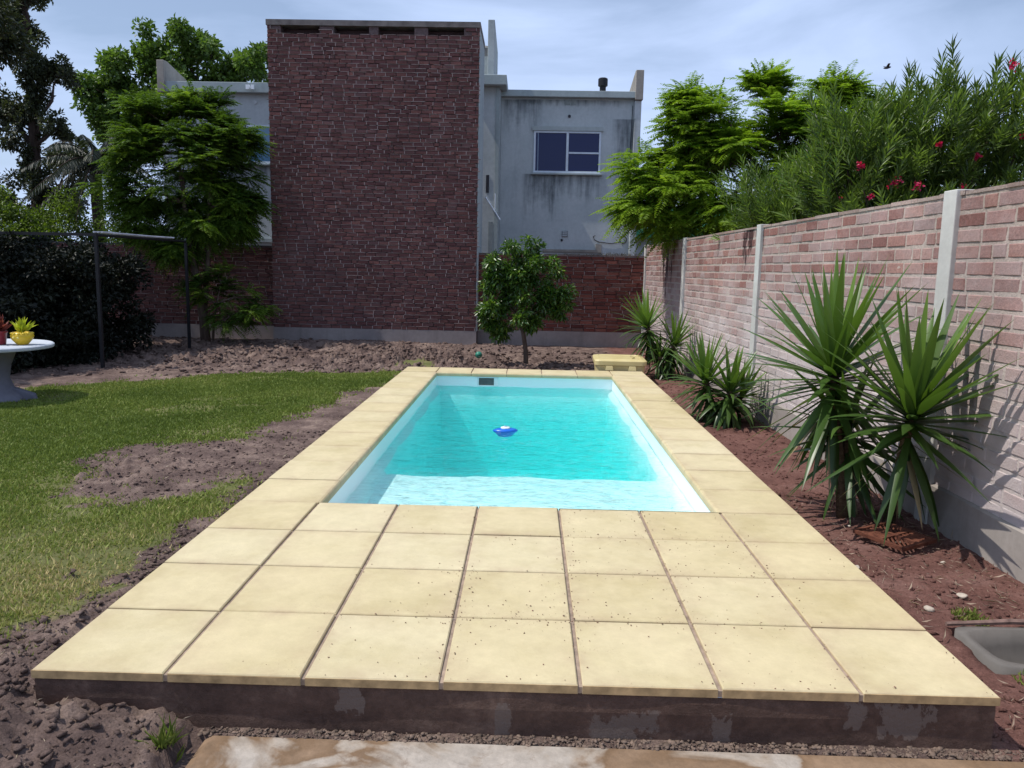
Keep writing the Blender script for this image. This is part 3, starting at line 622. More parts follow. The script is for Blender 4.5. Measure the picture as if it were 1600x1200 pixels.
# bit of spiky growth on the right back wall
m_dry = leaf_mat('dry_growth', (.05, .04, .03), (.12, .10, .06), (.20, .16, .10), .1)
n = 260; xx = .7+rng.random(n)*1.7; B = np.stack([xx, 14.28+rng.normal(size=n)*.02, np.full(n, 1.69)], 1)
V, F, T = leaf_arrays(B, np.stack([rng.normal(size=n)*.8, rng.normal(size=n)*.5, np.ones(n)], 1), rvec(n), .03+.06*rng.random(n)*(xx > 1.5), .009, rng.random(n))
o = npmesh('dry_weeds', V, F, m_dry, tone=T); tag(o, 'fringe of dry weeds growing on top of the reddish back wall', 'weeds', kind='stuff')

# side wall, follows x = 2.72 - .02 y ; local x runs along it, facing the pool (local -y)
ang = math.atan(.02)
sw = bpy.data.objects.new('side_wall', None); C.objects.link(sw); tag(sw, 'long pale pink brick wall with concrete posts along the right of the pool', 'brick wall')
sw.location = (2.72-.02*14.25, 14.25, 0)
# local +x -> world (-.02,1), local -y -> world -x ; so local frame rotated +90deg
sw.rotation_euler[2] = R(-90)+ang
SL = 15.45
pcs = [.075, 3.85, 7.75, 11.65]
b, mo = brick_face(SL, .055, 1.875, .27, .074, .022, .020, .0095, .003, 21, 0)
b2 = MB()
for a_ in range(0, len(b.v), 12):
    cxm = sum(p[0] for p in b.v[a_:a_+12])/12
    if min(abs(cxm-p) for p in pcs) > .02: pass
b.build('brick_face', m_brickR, sw)
# mortar body with a lumpy face
nxm, nzm = 420, 56; xm = np.linspace(0, SL, nxm); zm = np.linspace(.03, 1.88, nzm); X, Z = np.meshgrid(xm, zm)
Yv = -.0005-.0105*fbm(X*2, Z*3, 6, 4, 300, .7)
V = np.stack([X, Yv, Z], -1).reshape(-1, 3); i, j = np.meshgrid(np.arange(nzm-1), np.arange(nxm-1), indexing='ij'); a = (i*nxm+j).ravel(); F = np.stack([a, a+1, a+nxm+1, a+nxm], 1)
npmesh('mortar_face', V, F, m_mortR, sw, tone=rng.random(len(V)))
mb = MB(); mb.box(0, SL, .012, .14, -.3, 1.872); mb.build('wall_core', m_plinth2, sw)
mb = MB(); xq = 0
while xq < SL:
    l = random.uniform(.25, .6); mb.box(xq, min(SL, xq+l-.004), -.012-random.random()*.008, .145, 1.878, 1.898+random.random()*.008, random.random()); xq += l
mb.build('coping', brick_mat('coping_mortar', [(.30, .22, .19), (.42, .33, .29), (.36, .22, .19)]), sw)
mb = MB(); nq = 300; rows = [-.35, -.1, .0, .045, .058]; V = []
for zi, z in enumerate(rows):
    for k in range(nq):
        x_ = SL*k/(nq-1); V.append((x_, -.028-.006*float(vnoise(np.array(x_), np.array(z*4), 4, 33))+(.022 if zi == 4 else 0), z+(.0 if zi < 3 else .02*float(vnoise(np.array(x_), np.array(0.), 2, 34)))))
mb.add(V, [(i*nq+k, i*nq+k+1, (i+1)*nq+k+1, (i+1)*nq+k) for i in range(4) for k in range(nq-1)])
mb.build('plinth', m_plinth2, sw)
for pc in pcs:
    mb = MB(); mb.box(pc-.075, pc+.075, -.042, .16, -.3, 1.915); mb.build('concrete_post', m_postc, sw, bevel=.006)
m_root = leaf_mat('dead_creeper', (.025, .015, .015), (.06, .03, .03), None, .05)

# ------------------------------------------------------------------ white houses
HY = 17.0
hr = thing('white_house', 'weathered white house right of the brick tower with a sliding window', 'house', (0, HY, 0))
mb = MB(); mb.box(-.70, 2.40, 0, 6, -.3, 5.34); mb.build('wall', m_house, hr)
mb = MB(); mb.box(-.72, 2.585, -.16, 6, 5.343, 5.49); mb.build('roof_fascia', m_fascia, hr, bevel=.01)
mb = MB(); P = [(-.02, 5.98), (.1, 5.99), (1.9, 5.50), (1.9, 5.3), (-.02, 5.3)]
def yprism(mb, P, x0, x1):   # P in (y,z)
    n = len(P); mb.add([(x0, y, z) for y, z in P]+[(x1, y, z) for y, z in P], [tuple(range(n)), tuple(range(2*n-1, n-1, -1))]+[(k, n+k, n+(k+1) % n, (k+1) % n) for k in range(n)])
    return mb
yprism(mb, [(-.20, 5.30), (-.20, 5.96), (-.02, 5.97), (2.2, 5.52), (2.2, 5.30)], 2.402, 2.58); mb.build('party_fin', m_weather, hr, bevel=.01)
mb = MB(); mb.box(2.402, 2.56, -.12, 2.2, -.3, 5.298); mb.build('wall_end', m_house, hr, bevel=.02)
mb = MB(); mb.box(-1.5, -.72, -.60, 4, -.3, 5.44); mb.build('stair_wall', m_house, hr)
mb = MB(); mb.box(-.718, -.702, -.45, -.02, -.3, 5.42); mb.box(-.80, -.7195, -.62, -.602, -.3, 5.43); mb.build('corner_trim', m_fascia, hr)
mb = MB(); mb.box(-1.5, -.56, -.85, 2.0, 5.443, 5.66); mb.build('stair_canopy', m_fascia, hr, bevel=.012)
mb = MB(); yprism(mb, [(-.3, 5.6), (-.3, 6.98), (-.18, 6.99), (1.6, 6.75), (1.6, 5.6)], -1.02, -.87); mb.build('tall_fin', m_fin, hr, bevel=.01)
mb = MB(); mb.box(-1.3, -1.025, .2, 1.8, 5.6, 6.30); mb.build('roof_parapet', m_fin, hr)
mb = MB(); mb.box(-1.25, -1.03, .3, 1.0, 6.303, 6.46); mb.lathe([(.16, 0), (.16, .10), (.10, .16), (0, .17)], 16, (-1.14, .6, 6.463)); mb.build('water_tank', plain('tank', (.18, .18, .18), .7, var=.3), hr)
# window
wz0, wz1, wx0, wx1 = 3.64, 4.60, .08, 1.66
mb = MB(); t_ = .045
mb.box(wx0, wx1, -.03, -.003, wz1-t_, wz1); mb.box(wx0, wx1, -.03, -.003, wz0, wz0+t_); mb.box(wx0, wx0+t_, -.029, -.004, wz0+t_, wz1-t_); mb.box(wx1-t_, wx1, -.029, -.004, wz0+t_, wz1-t_)
mb.box(.845, .90, -.034, -.006, wz0+t_, wz1-t_); mb.box(.905, wx1-t_, -.027, -.005, 4.085, 4.125)
wf = mb.build('window', m_frame, hr, bevel=.004)
mb = MB(); mb.box(wx0+.01, wx1-.01, -.012, -.002, wz0+.01, wz1-.01); mb.build('pane', m_glass, wf)
mb = MB(); mb.box(wx0+.09, wx0+.115, -.020, -.013, wz0+.046, wz1-.046); mb.build('curtain_edge', plain('curtain', (.20, .26, .36), .8, var=.1), wf)
mb = MB(); mb.box(wx0-.04, wx1+.04, -.055, -.002, wz1+.003, wz1+.10); mb.build('lintel', render_wall('lintel_paint', (.34, .38, .38), (.44, .48, .48)), wf)
mb = MB(); mb.box(wx0-.05, wx1+.05, -.09, -.002, wz0-.045, wz0-.003); mb.build('sill', m_fascia, wf, bevel=.006)
# streaks below sill are paint stains : real dirt, own shape in material
mb = MB()
for x0 in (.79, .935):
    mb.box(x0, x0+.12, -.012, -.001, 5.19, 5.31)
    for k in range(5): mb.box(x0+.01, x0+.11, -.016, -.012, 5.20+k*.022, 5.208+k*.022)
mb.build('air_vent', plain('vent_grey', (.30, .33, .33), .7, var=.2), hr)
mb = MB(); mb.tube([(.9, .0, 4.94), (.9, -.02, 4.94)], .035, 14); mb.build('pipe_hole', m_dark, hr)
mb = MB(); mb.tube([(.80, .0, 2.08), (.80, -.012, 2.08)], .03, 12); mb.build('pipe_hole', m_dark, hr)
mb = MB(); mb.box(.80, .94, -.03, -.001, 2.16, 2.30)
v_ = mb.build('meter_box', plain('box_grey', (.22, .24, .25), .6, var=.3), hr, bevel=.005)
mb = MB()
for k in range(3): mb.box(.815, .925, -.034, -.0305, 2.18+k*.04, 2.20+k*.04)
mb.build('louvre', plain('louvre_l', (.45, .48, .50), .6, var=.1), v_)
mb = MB(); mb.box(.35, 1.75, -.05, -.002, 1.80, 1.86); mb.box(1.62, 1.75, -.045, -.001, 1.862, 2.0) ; mb.build('wall_ledge', m_weather, hr)
mb = MB(); P = [(2.26+.085*math.cos(t_), -.03+.004*k, 2.12+.085*math.sin(t_)) for k in range(4) for t_ in np.linspace(0, 6.0, 18)]; mb.tube(P, .011, 5)
mb.tube([(2.18, -.02, 2.06), (2.0, -.02, 2.02), (1.7, -.02, 2.05), (1.58, -.02, 2.10), (1.55, -.02, 2.18), (1.60, -.02, 2.20)], .010, 5)
mb.tube([(2.30, -.015, 2.2), (2.33, -.015, 2.9), (2.34, -.015, 3.6), (2.37, -.015, 5.2)], .007, 5); mb.build('cable', m_dark, hr)
mb = MB(); mb.tube([(1.70, .5, 5.45), (1.70, .5, 5.72)], .075, 16); mb.tube([(1.70, .5, 5.72), (1.70, .5, 5.74), (1.70, .5, 5.90), (1.70, .5, 5.92)], [.08, .115, .115, .09], 16)
mb.build('flue_pipe', m_black, hr)
# narrow stair wall details
mb = MB(); mb.box(-1.00, -.93, -.615, -.601, 3.1, 3.5); mb.build('slit_window', m_dark, hr)
mb = MB(); mb.tube([(-1.00, -.66, 3.00), (-.66, -.66, 2.50)], .014, 6); mb.tube([(-.99, -.80, 2.97), (-.65, -.80, 2.47)], .014, 6)
for k in range(4): q = k/3; mb.tube([(-1.0+.34*q, -.62, 3.0-.5*q), (-1.0+.34*q, -.82, 2.99-.5*q)], .009, 5)
mb.tube([(-.78, -.7, 3.08), (-.78, -.7, 2.72)], .012, 6); mb.build('awning_bracket', m_frame, hr)
mb = MB(); mb.box(-.93, -.83, -.612, -.601, 1.6, 2.45); mb.build('side_door', plain('door_grey', (.26, .29, .30), .6, var=.15), hr)

hl = thing('white_house', 'white house half hidden by the jacaranda, left of the brick tower', 'house', (0, HY, 0))
mb = MB(); mb.box(-8.55, -4.9, 0, 6, -.3, 5.33); mb.build('wall', m_house, hl)
mb = MB(); mb.box(-8.70, -4.9, -.16, 6, 5.333, 5.56); mb.build('roof_fascia', m_fascia, hl, bevel=.01)
mb = MB(); yprism(mb, [(-.22, 5.3), (-.22, 6.02), (-.02, 6.03), (2.6, 5.58), (2.6, 5.3)], -8.72, -8.552); mb.build('party_fin', m_weather, hl, bevel=.01)
mb = MB(); mb.box(-8.70, -8.552, -.12, 2.2, -.3, 5.298); mb.build('wall_end', m_house, hl, bevel=.02)
mb = MB(); wx0, wx1, wz0, wz1 = -7.35, -5.7, 3.74, 4.62; t_ = .05
mb.box(wx0, wx1, -.03, -.003, wz1-t_, wz1); mb.box(wx0, wx1, -.03, -.003, wz0, wz0+t_); mb.box(wx0, wx0+t_, -.029, -.004, wz0+t_, wz1-t_); mb.box(wx1-t_, wx1, -.029, -.004, wz0+t_, wz1-t_); mb.box(-6.73, -6.67, -.034, -.006, wz0+t_, wz1-t_)
wf = mb.build('window', m_frame, hl, bevel=.004)
mb = MB(); mb.box(wx0+.01, wx1-.01, -.012, -.002, wz0+.01, wz1-.01); mb.build('pane', m_glassb, wf)
mb = MB(); mb.box(wx0-.05, wx1+.05, -.09, -.002, wz0-.045, wz0-.003); mb.build('sill', m_fascia, wf, bevel=.006)
mb = MB(); mb.box(-8.4, -4.9, -.06, -.002, 1.90, 1.98); mb.build('wall_ledge', m_fascia, hl)
mb = MB(); mb.box(-6.99, -6.87, -.16, -.10, 2.20, 2.32); mb.tube([(-6.93, -.10, 2.28), (-6.93, 0, 2.32)], .015, 6)
fx = mb.build('wall_lamp', m_dark, hl, bevel=.01)
mb = MB(); mb.box(-6.975, -6.885, -.166, -.161, 2.215, 2.305); mb.build('lamp_glass', plain('lamp_glass', (.45, .47, .46), .2, var=.1), fx)
mb = MB(); mb.box(-6.62, -6.54, -.30, -.24, 5.38, 5.48); mb.box(-6.50, -6.43, -.30, -.24, 5.38, 5.48); mb.tube([(-6.52, -.16, 5.43), (-6.52, -.27, 5.43)], .012, 5)
mb.build('roof_floodlight', plain('flood_white', (.85, .87, .90), .15, .8, var=.02), hl)
mb = MB(); mb.tube([(-6.5, 0, 5.14), (-6.5, -.02, 5.14)], .04, 14); mb.build('pipe_hole', plain('hole_grey', (.5, .52, .54), .6), hl)

gb = thing('green_roofed_building', 'low grey building with a green metal roof beyond the side wall', 'building', (3.2, 22, 0))
mb = MB(); mb.box(0, 9, 0, 5, -.3, 2.34); mb.build('wall', m_house, gb)
mb = MB(); mb.add([(-.1, -.5, 2.34), (9.2, -.5, 2.34), (9.2, -.5, 2.62), (-.1, -.5, 2.62), (-.1, 5.4, 2.34), (9.2, 5.4, 2.34), (9.2, 5.4, 3.7), (-.1, 5.4, 3.7)], [(0, 1, 2, 3), (3, 2, 6, 7), (4, 0, 3, 7), (0, 4, 5, 1)])
mb.build('roof', plain('green_sheet', (.03, .30, .17), .45, .4, var=.15), gb)
mb = MB(); mb.box(.55, 1.5, -.12, -.002, 1.4, 2.2)
w_ = mb.build('window', plain('white_alu', (.75, .77, .80), .4, var=.05), gb)
mb = MB(); mb.box(.62, 1.45, -.126, -.121, 1.45, 2.14); mb.build('pane', m_glass, w_)

# ------------------------------------------------------------------ metal frame on the left
fr_ = thing('metal_frame', 'black square-tube frame in front of the dark hedge on the left of the garden', 'metal frame')
A = (-6.28, 9.2); Bp = (-6.14, 11.96); T = 1.73
for p in (A, Bp): mb = MB(); mb.box(p[0]-.022, p[0]+.022, p[1]-.022, p[1]+.022, -.3, T); mb.build('post', m_black, fr_)
mb = MB(); mb.box(-9.4, -9.356, 9.18, 9.22, -.3, T); mb.build('post', m_black, fr_)
mb = MB(); mb.box(-9.36, A[0]+.02, 9.175, 9.225, T+.001, T+.045); mb.build('top_rail', m_black, fr_)
mb = MB(); mb.tube([(A[0], A[1]+.03, T+.02), (Bp[0], Bp[1], T+.02)], .022, 6); mb.build('top_rail', m_black, fr_)
mb = MB()
for dx in (-.06, .0, .06): mb.tube([(A[0]+dx-.02, A[1]+.1, T+.065), (A[0]+dx+.05, A[1]+1.5, T+.06+.01*dx), (Bp[0]+dx-.05, Bp[1]-.5, T+.065)], .014, 6)
tag(mb.build('cane_bundle', plain('pale_cane', (.55, .56, .62), .4, var=.25, sc=4)), 'pale canes lying on the side rail of the black frame', 'canes')

# ------------------------------------------------------------------ table and pots
tb_ = thing('concrete_table', 'pale round concrete garden table at the left edge of the lawn', 'table', (-6.02, 6.3, -.2))
m_tab = render_wall('table_cement', (.42, .46, .52), (.55, .58, .62), (.25, .25, .28), .4)
m_tabd = render_wall('table_base_cement', (.14, .14, .18), (.22, .22, .27), (.10, .10, .12), .5)
mb = MB(); mb.lathe([(0, .585), (.60, .585), (.655, .592), (.66, .605), (.66, .625), (.645, .635), (0, .637)], 48, sx=1.0, sy=1.0); mb.build('table_top', m_tab, tb_)
mb = MB(); mb.lathe([(.30, .585), (.27, .52), (.22, .40), (.20, .25), (.24, .12), (.33, .05), (.36, -.02)], 32); mb.build('pedestal', m_tabd, tb_, True)
for k in range(4):
    a_ = R(45+90*k)-.5; mb = MB(); P = [(.20, .16), (.45, .06), (.47, -.02), (.15, -.02)]; c_, s_ = math.cos(a_), math.sin(a_); V = []
    for sg in (-.05, .05):
        for r_, z in P: V.append((c_*r_-s_*sg, s_*r_+c_*sg, z))
    mb.add(V, [(3, 2, 1, 0), (4, 5, 6, 7), (0, 1, 5, 4), (1, 2, 6, 5), (2, 3, 7, 6), (3, 0, 4, 7)]); mb.build('foot', m_tabd, tb_, bevel=.015)
def succulent(parent, name, n, ln, wd, mat, z, spread=.9, seedtone=.5):
    a = rng.random(n)*6.283; e_ = rng.random(n); D = np.stack([np.cos(a)*spread*e_, np.sin(a)*spread*e_, 1.1-e_*.6], 1)
    B = np.stack([np.cos(a)*.012, np.sin(a)*.012, z+.05*rng.random(n)], 1)
    V, F, T_ = leaf_arrays(B, D, rvec(n), ln*(.6+.5*rng.random(n)), wd, np.clip(seedtone+rng.normal(size=n)*.2, 0, 1), .3, .1); return npmesh(name, V, F, mat, parent, T_)
pt = thing('flower_pot', 'yellow round pot with a small yellow-green plant on the garden table', 'plant pot', (-5.60, 6.28, .4375))
mb = MB(); mb.lathe([(0, 0), (.055, 0), (.062, .01), (.105, .06), (.118, .10), (.100, .135), (.088, .140), (.080, .125), (0, .12)], 28); mb.build('pot', plain('yellow_glaze', (.70, .46, .02), .35, .5, var=.1), pt, True)
mb = MB()
for k in range(14): a_ = k*6.283/14; mb.lathe([(0, .012), (.014, .006), (.016, -.004), (0, -.012)], 8, (.102*math.cos(a_), .102*math.sin(a_), .128))
mb.build('rim_beads', plain('yellow_beads', (.74, .52, .03), .35, .5, var=.1), pt, True)
m_kn = plain('yellow_knobs', (.85, .70, .20), .3, .5, var=.1)
for dx in (-.03, .02): mb = MB(); mb.lathe([(0, .012), (.012, .006), (.012, -.006), (0, -.012)], 8, (dx, -.108, .085)); mb.build('pot_knob', m_kn, pt, True)
succulent(pt, 'foliage', 46, .17, .035, leaf_mat('lime_leaf', (.35, .38, .02), (.50, .55, .05), None, .3), .12)
pt = thing('flower_pot', 'dark red pot with a reddish plant at the left end of the garden table', 'plant pot', (-5.84, 6.22, .4375))
mb = MB(); mb.lathe([(0, 0), (.075, 0), (.080, .01), (.095, .13), (.102, .135), (.102, .15), (.085, .15), (.08, .13), (0, .13)], 28); mb.build('pot', plain('red_glaze', (.22, .02, .03), .4, .5, var=.15), pt, True)
succulent(pt, 'foliage', 90, .18, .04, leaf_mat('red_leaf', (.10, .02, .02), (.22, .05, .04), None, .3), .13, 1.0)

# ------------------------------------------------------------------ beige box, ball, grate, basin, rocks
bx = thing('plastic_box', 'beige lidded plastic box behind the far right corner of the pool', 'plastic box', (1.36, 9.02, -.2), R(-2))
def rbox(mb, hx, hy, z0, z1, rad, n=6, tin=0):
    P = []
    for cx_, cy_, a0 in ((hx-rad, hy-rad, 0), (-hx+rad, hy-rad, 90), (-hx+rad, -hy+rad, 180), (hx-rad, -hy+rad, 270)):
        for k in range(n+1): a_ = R(a0+90*k/n); P.append((cx_+rad*math.cos(a_), cy_+rad*math.sin(a_)))
    return P
def rloft(levels, n=6):
    mb = MB(); V = []; m_ = 4*(n+1)
    for hx, hy, z, rad in levels: V += [(x, y, z) for x, y in rbox(None, hx, hy, 0, 0, rad, n)]
    F = [(i*m_+k, i*m_+(k+1) % m_, (i+1)*m_+(k+1) % m_, (i+1)*m_+k) for i in range(len(levels)-1) for k in range(m_)]
    F.append(tuple(range((len(levels)-1)*m_, len(levels)*m_))); mb.add(V, F); return mb
rloft([(.32, .34, 0, .06), (.345, .36, .26, .06)]).build('tub', m_plastic, bx, False)
rloft([(.345, .36, .262, .06), (.365, .38, .268, .07), (.368, .383, .325, .07), (.355, .37, .340, .07), (.30, .32, .352, .06), (.29, .31, .352, .06), (.285, .305, .345, .06)]).build('lid', m_plastic, bx, False)
for x0 in (-.16, .16): mb = MB(); mb.add([(x0-.055, -.395, .20), (x0+.055, -.395, .20), (x0+.045, -.38, .262), (x0-.045, -.38, .262), (x0-.055, -.35, .20), (x0+.055, -.35, .20), (x0+.045, -.35, .262), (x0-.045, -.35, .262)], [(0, 1, 2, 3), (0, 4, 5, 1), (1, 5, 6, 2), (3, 7, 4, 0), (2, 6, 7, 3)]); mb.build('latch', m_plastic, bx)
mb = MB(); mb.tube([(.16, .05, .352), (.20, .0, .357), (.21, -.1, .357), (.17, -.2, .354)], .006, 5); mb.build('lid_crease', plain('crease', (.38, .32, .15), .6), bx)
bl = thing('green_ball', 'small green ball lying on the turned soil near the far edge of the pool', 'ball', (-.81, 11.35, float(gz(np.array(-.81), np.array(11.35)))+.045))
mb = MB(); mb.lathe([(.062*math.sin(math.pi*k/12)+1e-4, -.062*math.cos(math.pi*k/12)) for k in range(13)], 20); mb.build('ball_shell', plain('ball_green', (.03, .22, .15), .4, .4, var=.2, sc=20), bl, True)
mb = MB(); mb.lathe([(.0635, -.004), (.0635, .004)], 20); mb.build('seam', plain('ball_seam', (.02, .12, .08), .5), bl)
# rusty grate
gr = thing('drain_grate', 'rusty cast iron grate lying on the soil beside the big spiky plants', 'grate', (2.25, 2.13, -.165), R(33)); gr.rotation_euler[0] = R(3)
m_rust = Mt('rust', .9, .2); m_rust.color(m_rust.ramp(m_rust.noise(22, 6, .7), [(.3, (.06, .022, .015)), (.7, (.20, .075, .045))])); m_rust.bump(m_rust.noise(90, 4), .8, .004); m_rust = m_rust.m
mb = MB(); h_ = .165
mb.box(-h_, h_, -h_, -h_+.02, 0, .022); mb.box(-h_, h_, h_-.02, h_, 0, .022); mb.box(-h_, -h_+.02, -h_+.021, h_-.021, 0, .0215); mb.box(h_-.02, h_, -h_+.021, h_-.021, 0, .0215)
mb.box(-.012, .012, -h_+.021, h_-.021, 0, .0215); mb.box(-h_+.021, -.013, -.012, .012, 0, .0210); mb.box(.013, h_-.021, -.012, .012, 0, .0210)
mb.build('grate_frame', m_rust, gr)
mb = MB()
for qx in (-1, 1):
    for qy in (-1, 1):
        s0, s1 = .016, h_-.024
        for k in range(7):
            t_ = (k+.5)/7; 
            # diagonal bars within quadrant
            L_ = (s1-s0); d_ = (t_*2-1)*L_
            p0 = (max(0, d_), max(0, -d_)); p1 = (min(L_, L_+d_), min(L_, L_-d_))
            if math.hypot(p1[0]-p0[0], p1[1]-p0[1]) < .02: continue
            P0 = (qx*(s0+p0[0]), qy*(s0+p0[1]), .010); P1 = (qx*(s0+p1[0]), qy*(s0+p1[1]), .010)
            mb.tube([P0, P1], .0072, 4)
mb.build('grate_bars', m_rust, gr)
# basin
bs = thing('drain_basin', 'grey concrete drain basin sunk in the soil at the right edge near the deck', 'drain', (2.37, .755, -.205))
m_bas = render_wall('basin_cement', (.11, .10, .092), (.19, .175, .16), (.05, .04, .035), .8)
mb = MB(); n = 40; V = []
lev = [(.40, .20, .012, 8), (.40, .20, .022, 8), (.36, .165, .024, 5), (.335, .145, -.04, 3), (.31, .13, -.13, 2.6), (.22, .09, -.18, 2.2), (.0, .0, -.19, 2)]
for hx, hy, z, p_ in lev:
    for k in range(n):
        t_ = 2*math.pi*k/n; c_, s_ = math.cos(t_), math.sin(t_); V.append((hx*math.copysign(abs(c_)**(2/p_), c_), hy*math.copysign(abs(s_)**(2/p_), s_), z))
V = [(x, y, (z if i >= n else -.06)) for i, (x, y, z) in enumerate(V)]
mb.add(V, [(i*n+k, i*n+(k+1) % n, (i+1)*n+(k+1) % n, (i+1)*n+k) for i in range(len(lev)-1) for k in range(n)])
mb.build('bowl', m_bas, bs, True)
mb = MB(); mb.tube([(-.41, .20, .03), (-.1, .225, .038), (.15, .215, .038), (.34, .10, .035), (.45, .0, .035)], [.010, .014, .014, .013, .010], 6); mb.build('mortar_rim', plain('rim_mortar', (.20, .13, .11), .95, var=.4, sc=20), bs)
m_rock = plain('pale_rock', (.46, .40, .33), .9, var=.25, sc=20)
for k, (x, y, s_, lab) in enumerate([(1.985, 1.16, .030, 'pale rounded stone on the soil near the deck, before the drain basin'), (1.86, 1.70, .024, 'small grey stone at the edge of the deck below the grate'), (2.23, 1.32, .034, 'flat pale stone behind the patch of weeds'), (2.10, 2.43, .025, 'light stone at the foot of the nearer spiky plant'), (2.36, 1.78, .018, 'little pale pebble right of the rusty grate')]):
    V, F = lumps(np.array([[0, 0, 0.]]), np.array([s_]), .55)
    rk = npmesh('stone', V, F, m_rock); rk.location = (x, y, float(gz(np.array(x), np.array(y)))+s_*.3); tag(rk, lab, 'stone', 'loose stones in the bed')
    q = rk.modifiers.new('s', 'SUBSURF'); q.levels = 1; q.render_levels = 1
# pebbles and dry twigs in the bed
n = 900; x = 1.7+rng.random(n)*.95; y = .1+rng.random(n)*3.0; k = ~((x > DIP[0]-.1) & (y > DIP[2]-.1) & (y < DIP[3]+.08)); x = x[k]; y = y[k]; n = len(x)
B = np.stack([x, y, gz(x, y)+.012], 1); D = rvec(n); D[:, 2] = np.abs(D[:, 2])*.25
V, F, T_ = leaf_arrays(B, D, rvec(n), .02+.06*rng.random(n)**2, .0035, rng.random(n), .3, .2)
o = npmesh('plant_litter', V, F, leaf_mat('litter', (.22, .15, .11), (.38, .29, .22), None, .1), tone=T_); tag(o, 'dry twigs and roots scattered on the reddish bed', 'plant litter', kind='stuff')

n = 1500; x = np.concatenate([-3.4+rng.random(n)*2.3, -3.5+rng.random(n//2)*1.9]); y = np.concatenate([-.7+rng.random(n)*2.6, 2+rng.random(n//2)*4]); k = ~lawn_mask(x, y) & ~((x > -1.66) & (y > -.03)) & ~((x > -1.05) & (y < .02)); x = x[k]; y = y[k]; n = len(x)
B = np.stack([x, y, gz(x, y)+.008], 1); D = rvec(n); D[:, 2] = np.abs(D[:, 2])*.3
V, F, T_ = leaf_arrays(B, D, rvec(n), .012+.035*rng.random(n)**2, .0028, rng.random(n), .3, .2)
o = npmesh('straw_litter', V, F, leaf_mat('straw', (.20, .15, .11), (.42, .34, .24), None, .1), tone=T_); tag(o, 'bits of straw and dead grass on the dark soil left of the deck', 'plant litter', kind='stuff')
# ------------------------------------------------------------------ yuccas
m_yuc = leaf_mat('yucca_leaf', (.030, .065, .016), (.080, .145, .028), (.15, .25, .045), .28, .36, .5)
m_yucd = leaf_mat('yucca_dry', (.16, .12, .06), (.30, .24, .13), None, .15)
m_ytr = Mt('yucca_trunk', .95, .1); m_ytr.color(m_ytr.ramp(m_ytr.noise(20, 5, .7, (1, 1, 2.5)), [(.3, (.07, .045, .03)), (.7, (.20, .14, .09))])); m_ytr.bump(m_ytr.noise(30, 5, .7, (1, 1, 3)), 1, .015); m_ytr = m_ytr.m
def sword(n, c0, ln, wd, e0, e1, droop, axis=(0, 0, 1), seg=8, stem=.12, tone=(.2, .9), ph=0, old=0):
    """rosette of n folded sword leaves round crown centre c0; e0 young elevation, e1 old"""
    V = []; F = []; T_ = []; ax = Vector(axis).normalized(); q = Vector((0, 0, 1)).rotation_difference(ax)
    for k in range(n):
        t = k/(n-1) if n > 1 else 0; az = k*2.39996+ph+random.uniform(-.15, .15)
        el = R(e0+(e1-e0)*t**.8+random.uniform(-7, 7)); L_ = ln*(.62+.38*math.sin(math.pi*min(1, .25+t*.75)))*random.uniform(.85, 1.08); w_ = wd*random.uniform(.8, 1.1)
        b_ = Vector((0, 0, -stem*t)); d = Vector((math.cos(az)*math.cos(el), math.sin(az)*math.cos(el), math.sin(el)))
        side = Vector((-math.sin(az), math.cos(az), 0)); p = b_+d*.012; dr = droop*(.15+t)*random.uniform(.4, 1.5); tw_ = random.uniform(-.25, .25)
        tn = min(1, max(0, tone[0]+(tone[1]-tone[0])*(1-t)+random.uniform(-.12, .12))); o_ = len(V)
        for s_ in range(seg+1):
            r_ = s_/seg; wq = w_*(.55+.9*r_ if r_ < .3 else .82*(1-((r_-.3)/.7)**1.5)+.015)*.5
            up = side.cross(d).normalized(); up = up if up.z > 0 or el < 0 else up; sd = (side*math.cos(tw_*r_)+up*math.sin(tw_*r_))
            for m_, z_ in ((-1, .22), (0, 0), (1, .22)): v = p+sd*wq*m_+up*(wq*z_); v = q @ v; V.append((v.x+c0[0], v.y+c0[1], v.z+c0[2])); T_.append(tn)
            p = p+d*(L_/seg); d = (d+Vector((0, 0, -1))*dr/seg*(r_+.3)*1.6).normalized()
        for s_ in range(seg):
            for m_ in (0, 1): a_ = o_+s_*3+m_; F.append((a_, a_+1, a_+4, a_+3))
    return np.array(V), np.array(F), np.array(T_)
def yucca(label, base, crowns, group='spiky yucca plants along the side wall'):
    t_ = thing('yucca', label, 'yucca plant', base, group=group)
    for (cx, cy, cz, n, ln, wd, e1, droop, ax, old) in crowns:
        mb = MB(); P = [(0, 0, -.1), (cx*.25, cy*.3, cz*.3), (cx*.7, cy*.65, cz*.65), (cx, cy, cz)]; mb.tube(P, [.040, .034, .030, .028] if cz > .3 else [.05, .045, .04, .03], 9); mb.build('trunk', m_ytr, t_, True)
        V, F, T_ = sword(n, (cx, cy, cz), ln, wd, 84, e1, droop, ax, ph=random.random()*6)
        npmesh('crown', V, F, m_yuc, t_, T_, True)
        if old:
            V, F, T_ = sword(old, (cx*.9, cy*.9, cz-.12), ln*.95, wd*.85, -5, -75, .55, ax, stem=.14, tone=(.1, .35)); npmesh('old_leaves', V, F, m_yuc, t_, T_, True)
            V, F, T_ = sword(max(3, old//3), (cx*.85, cy*.85, cz-.22), ln*.7, wd*.6, -35, -80, .5, ax, stem=.1, tone=(.3, .9)); npmesh('dry_leaves', V, F, m_yucd, t_, T_, True)
    return t_
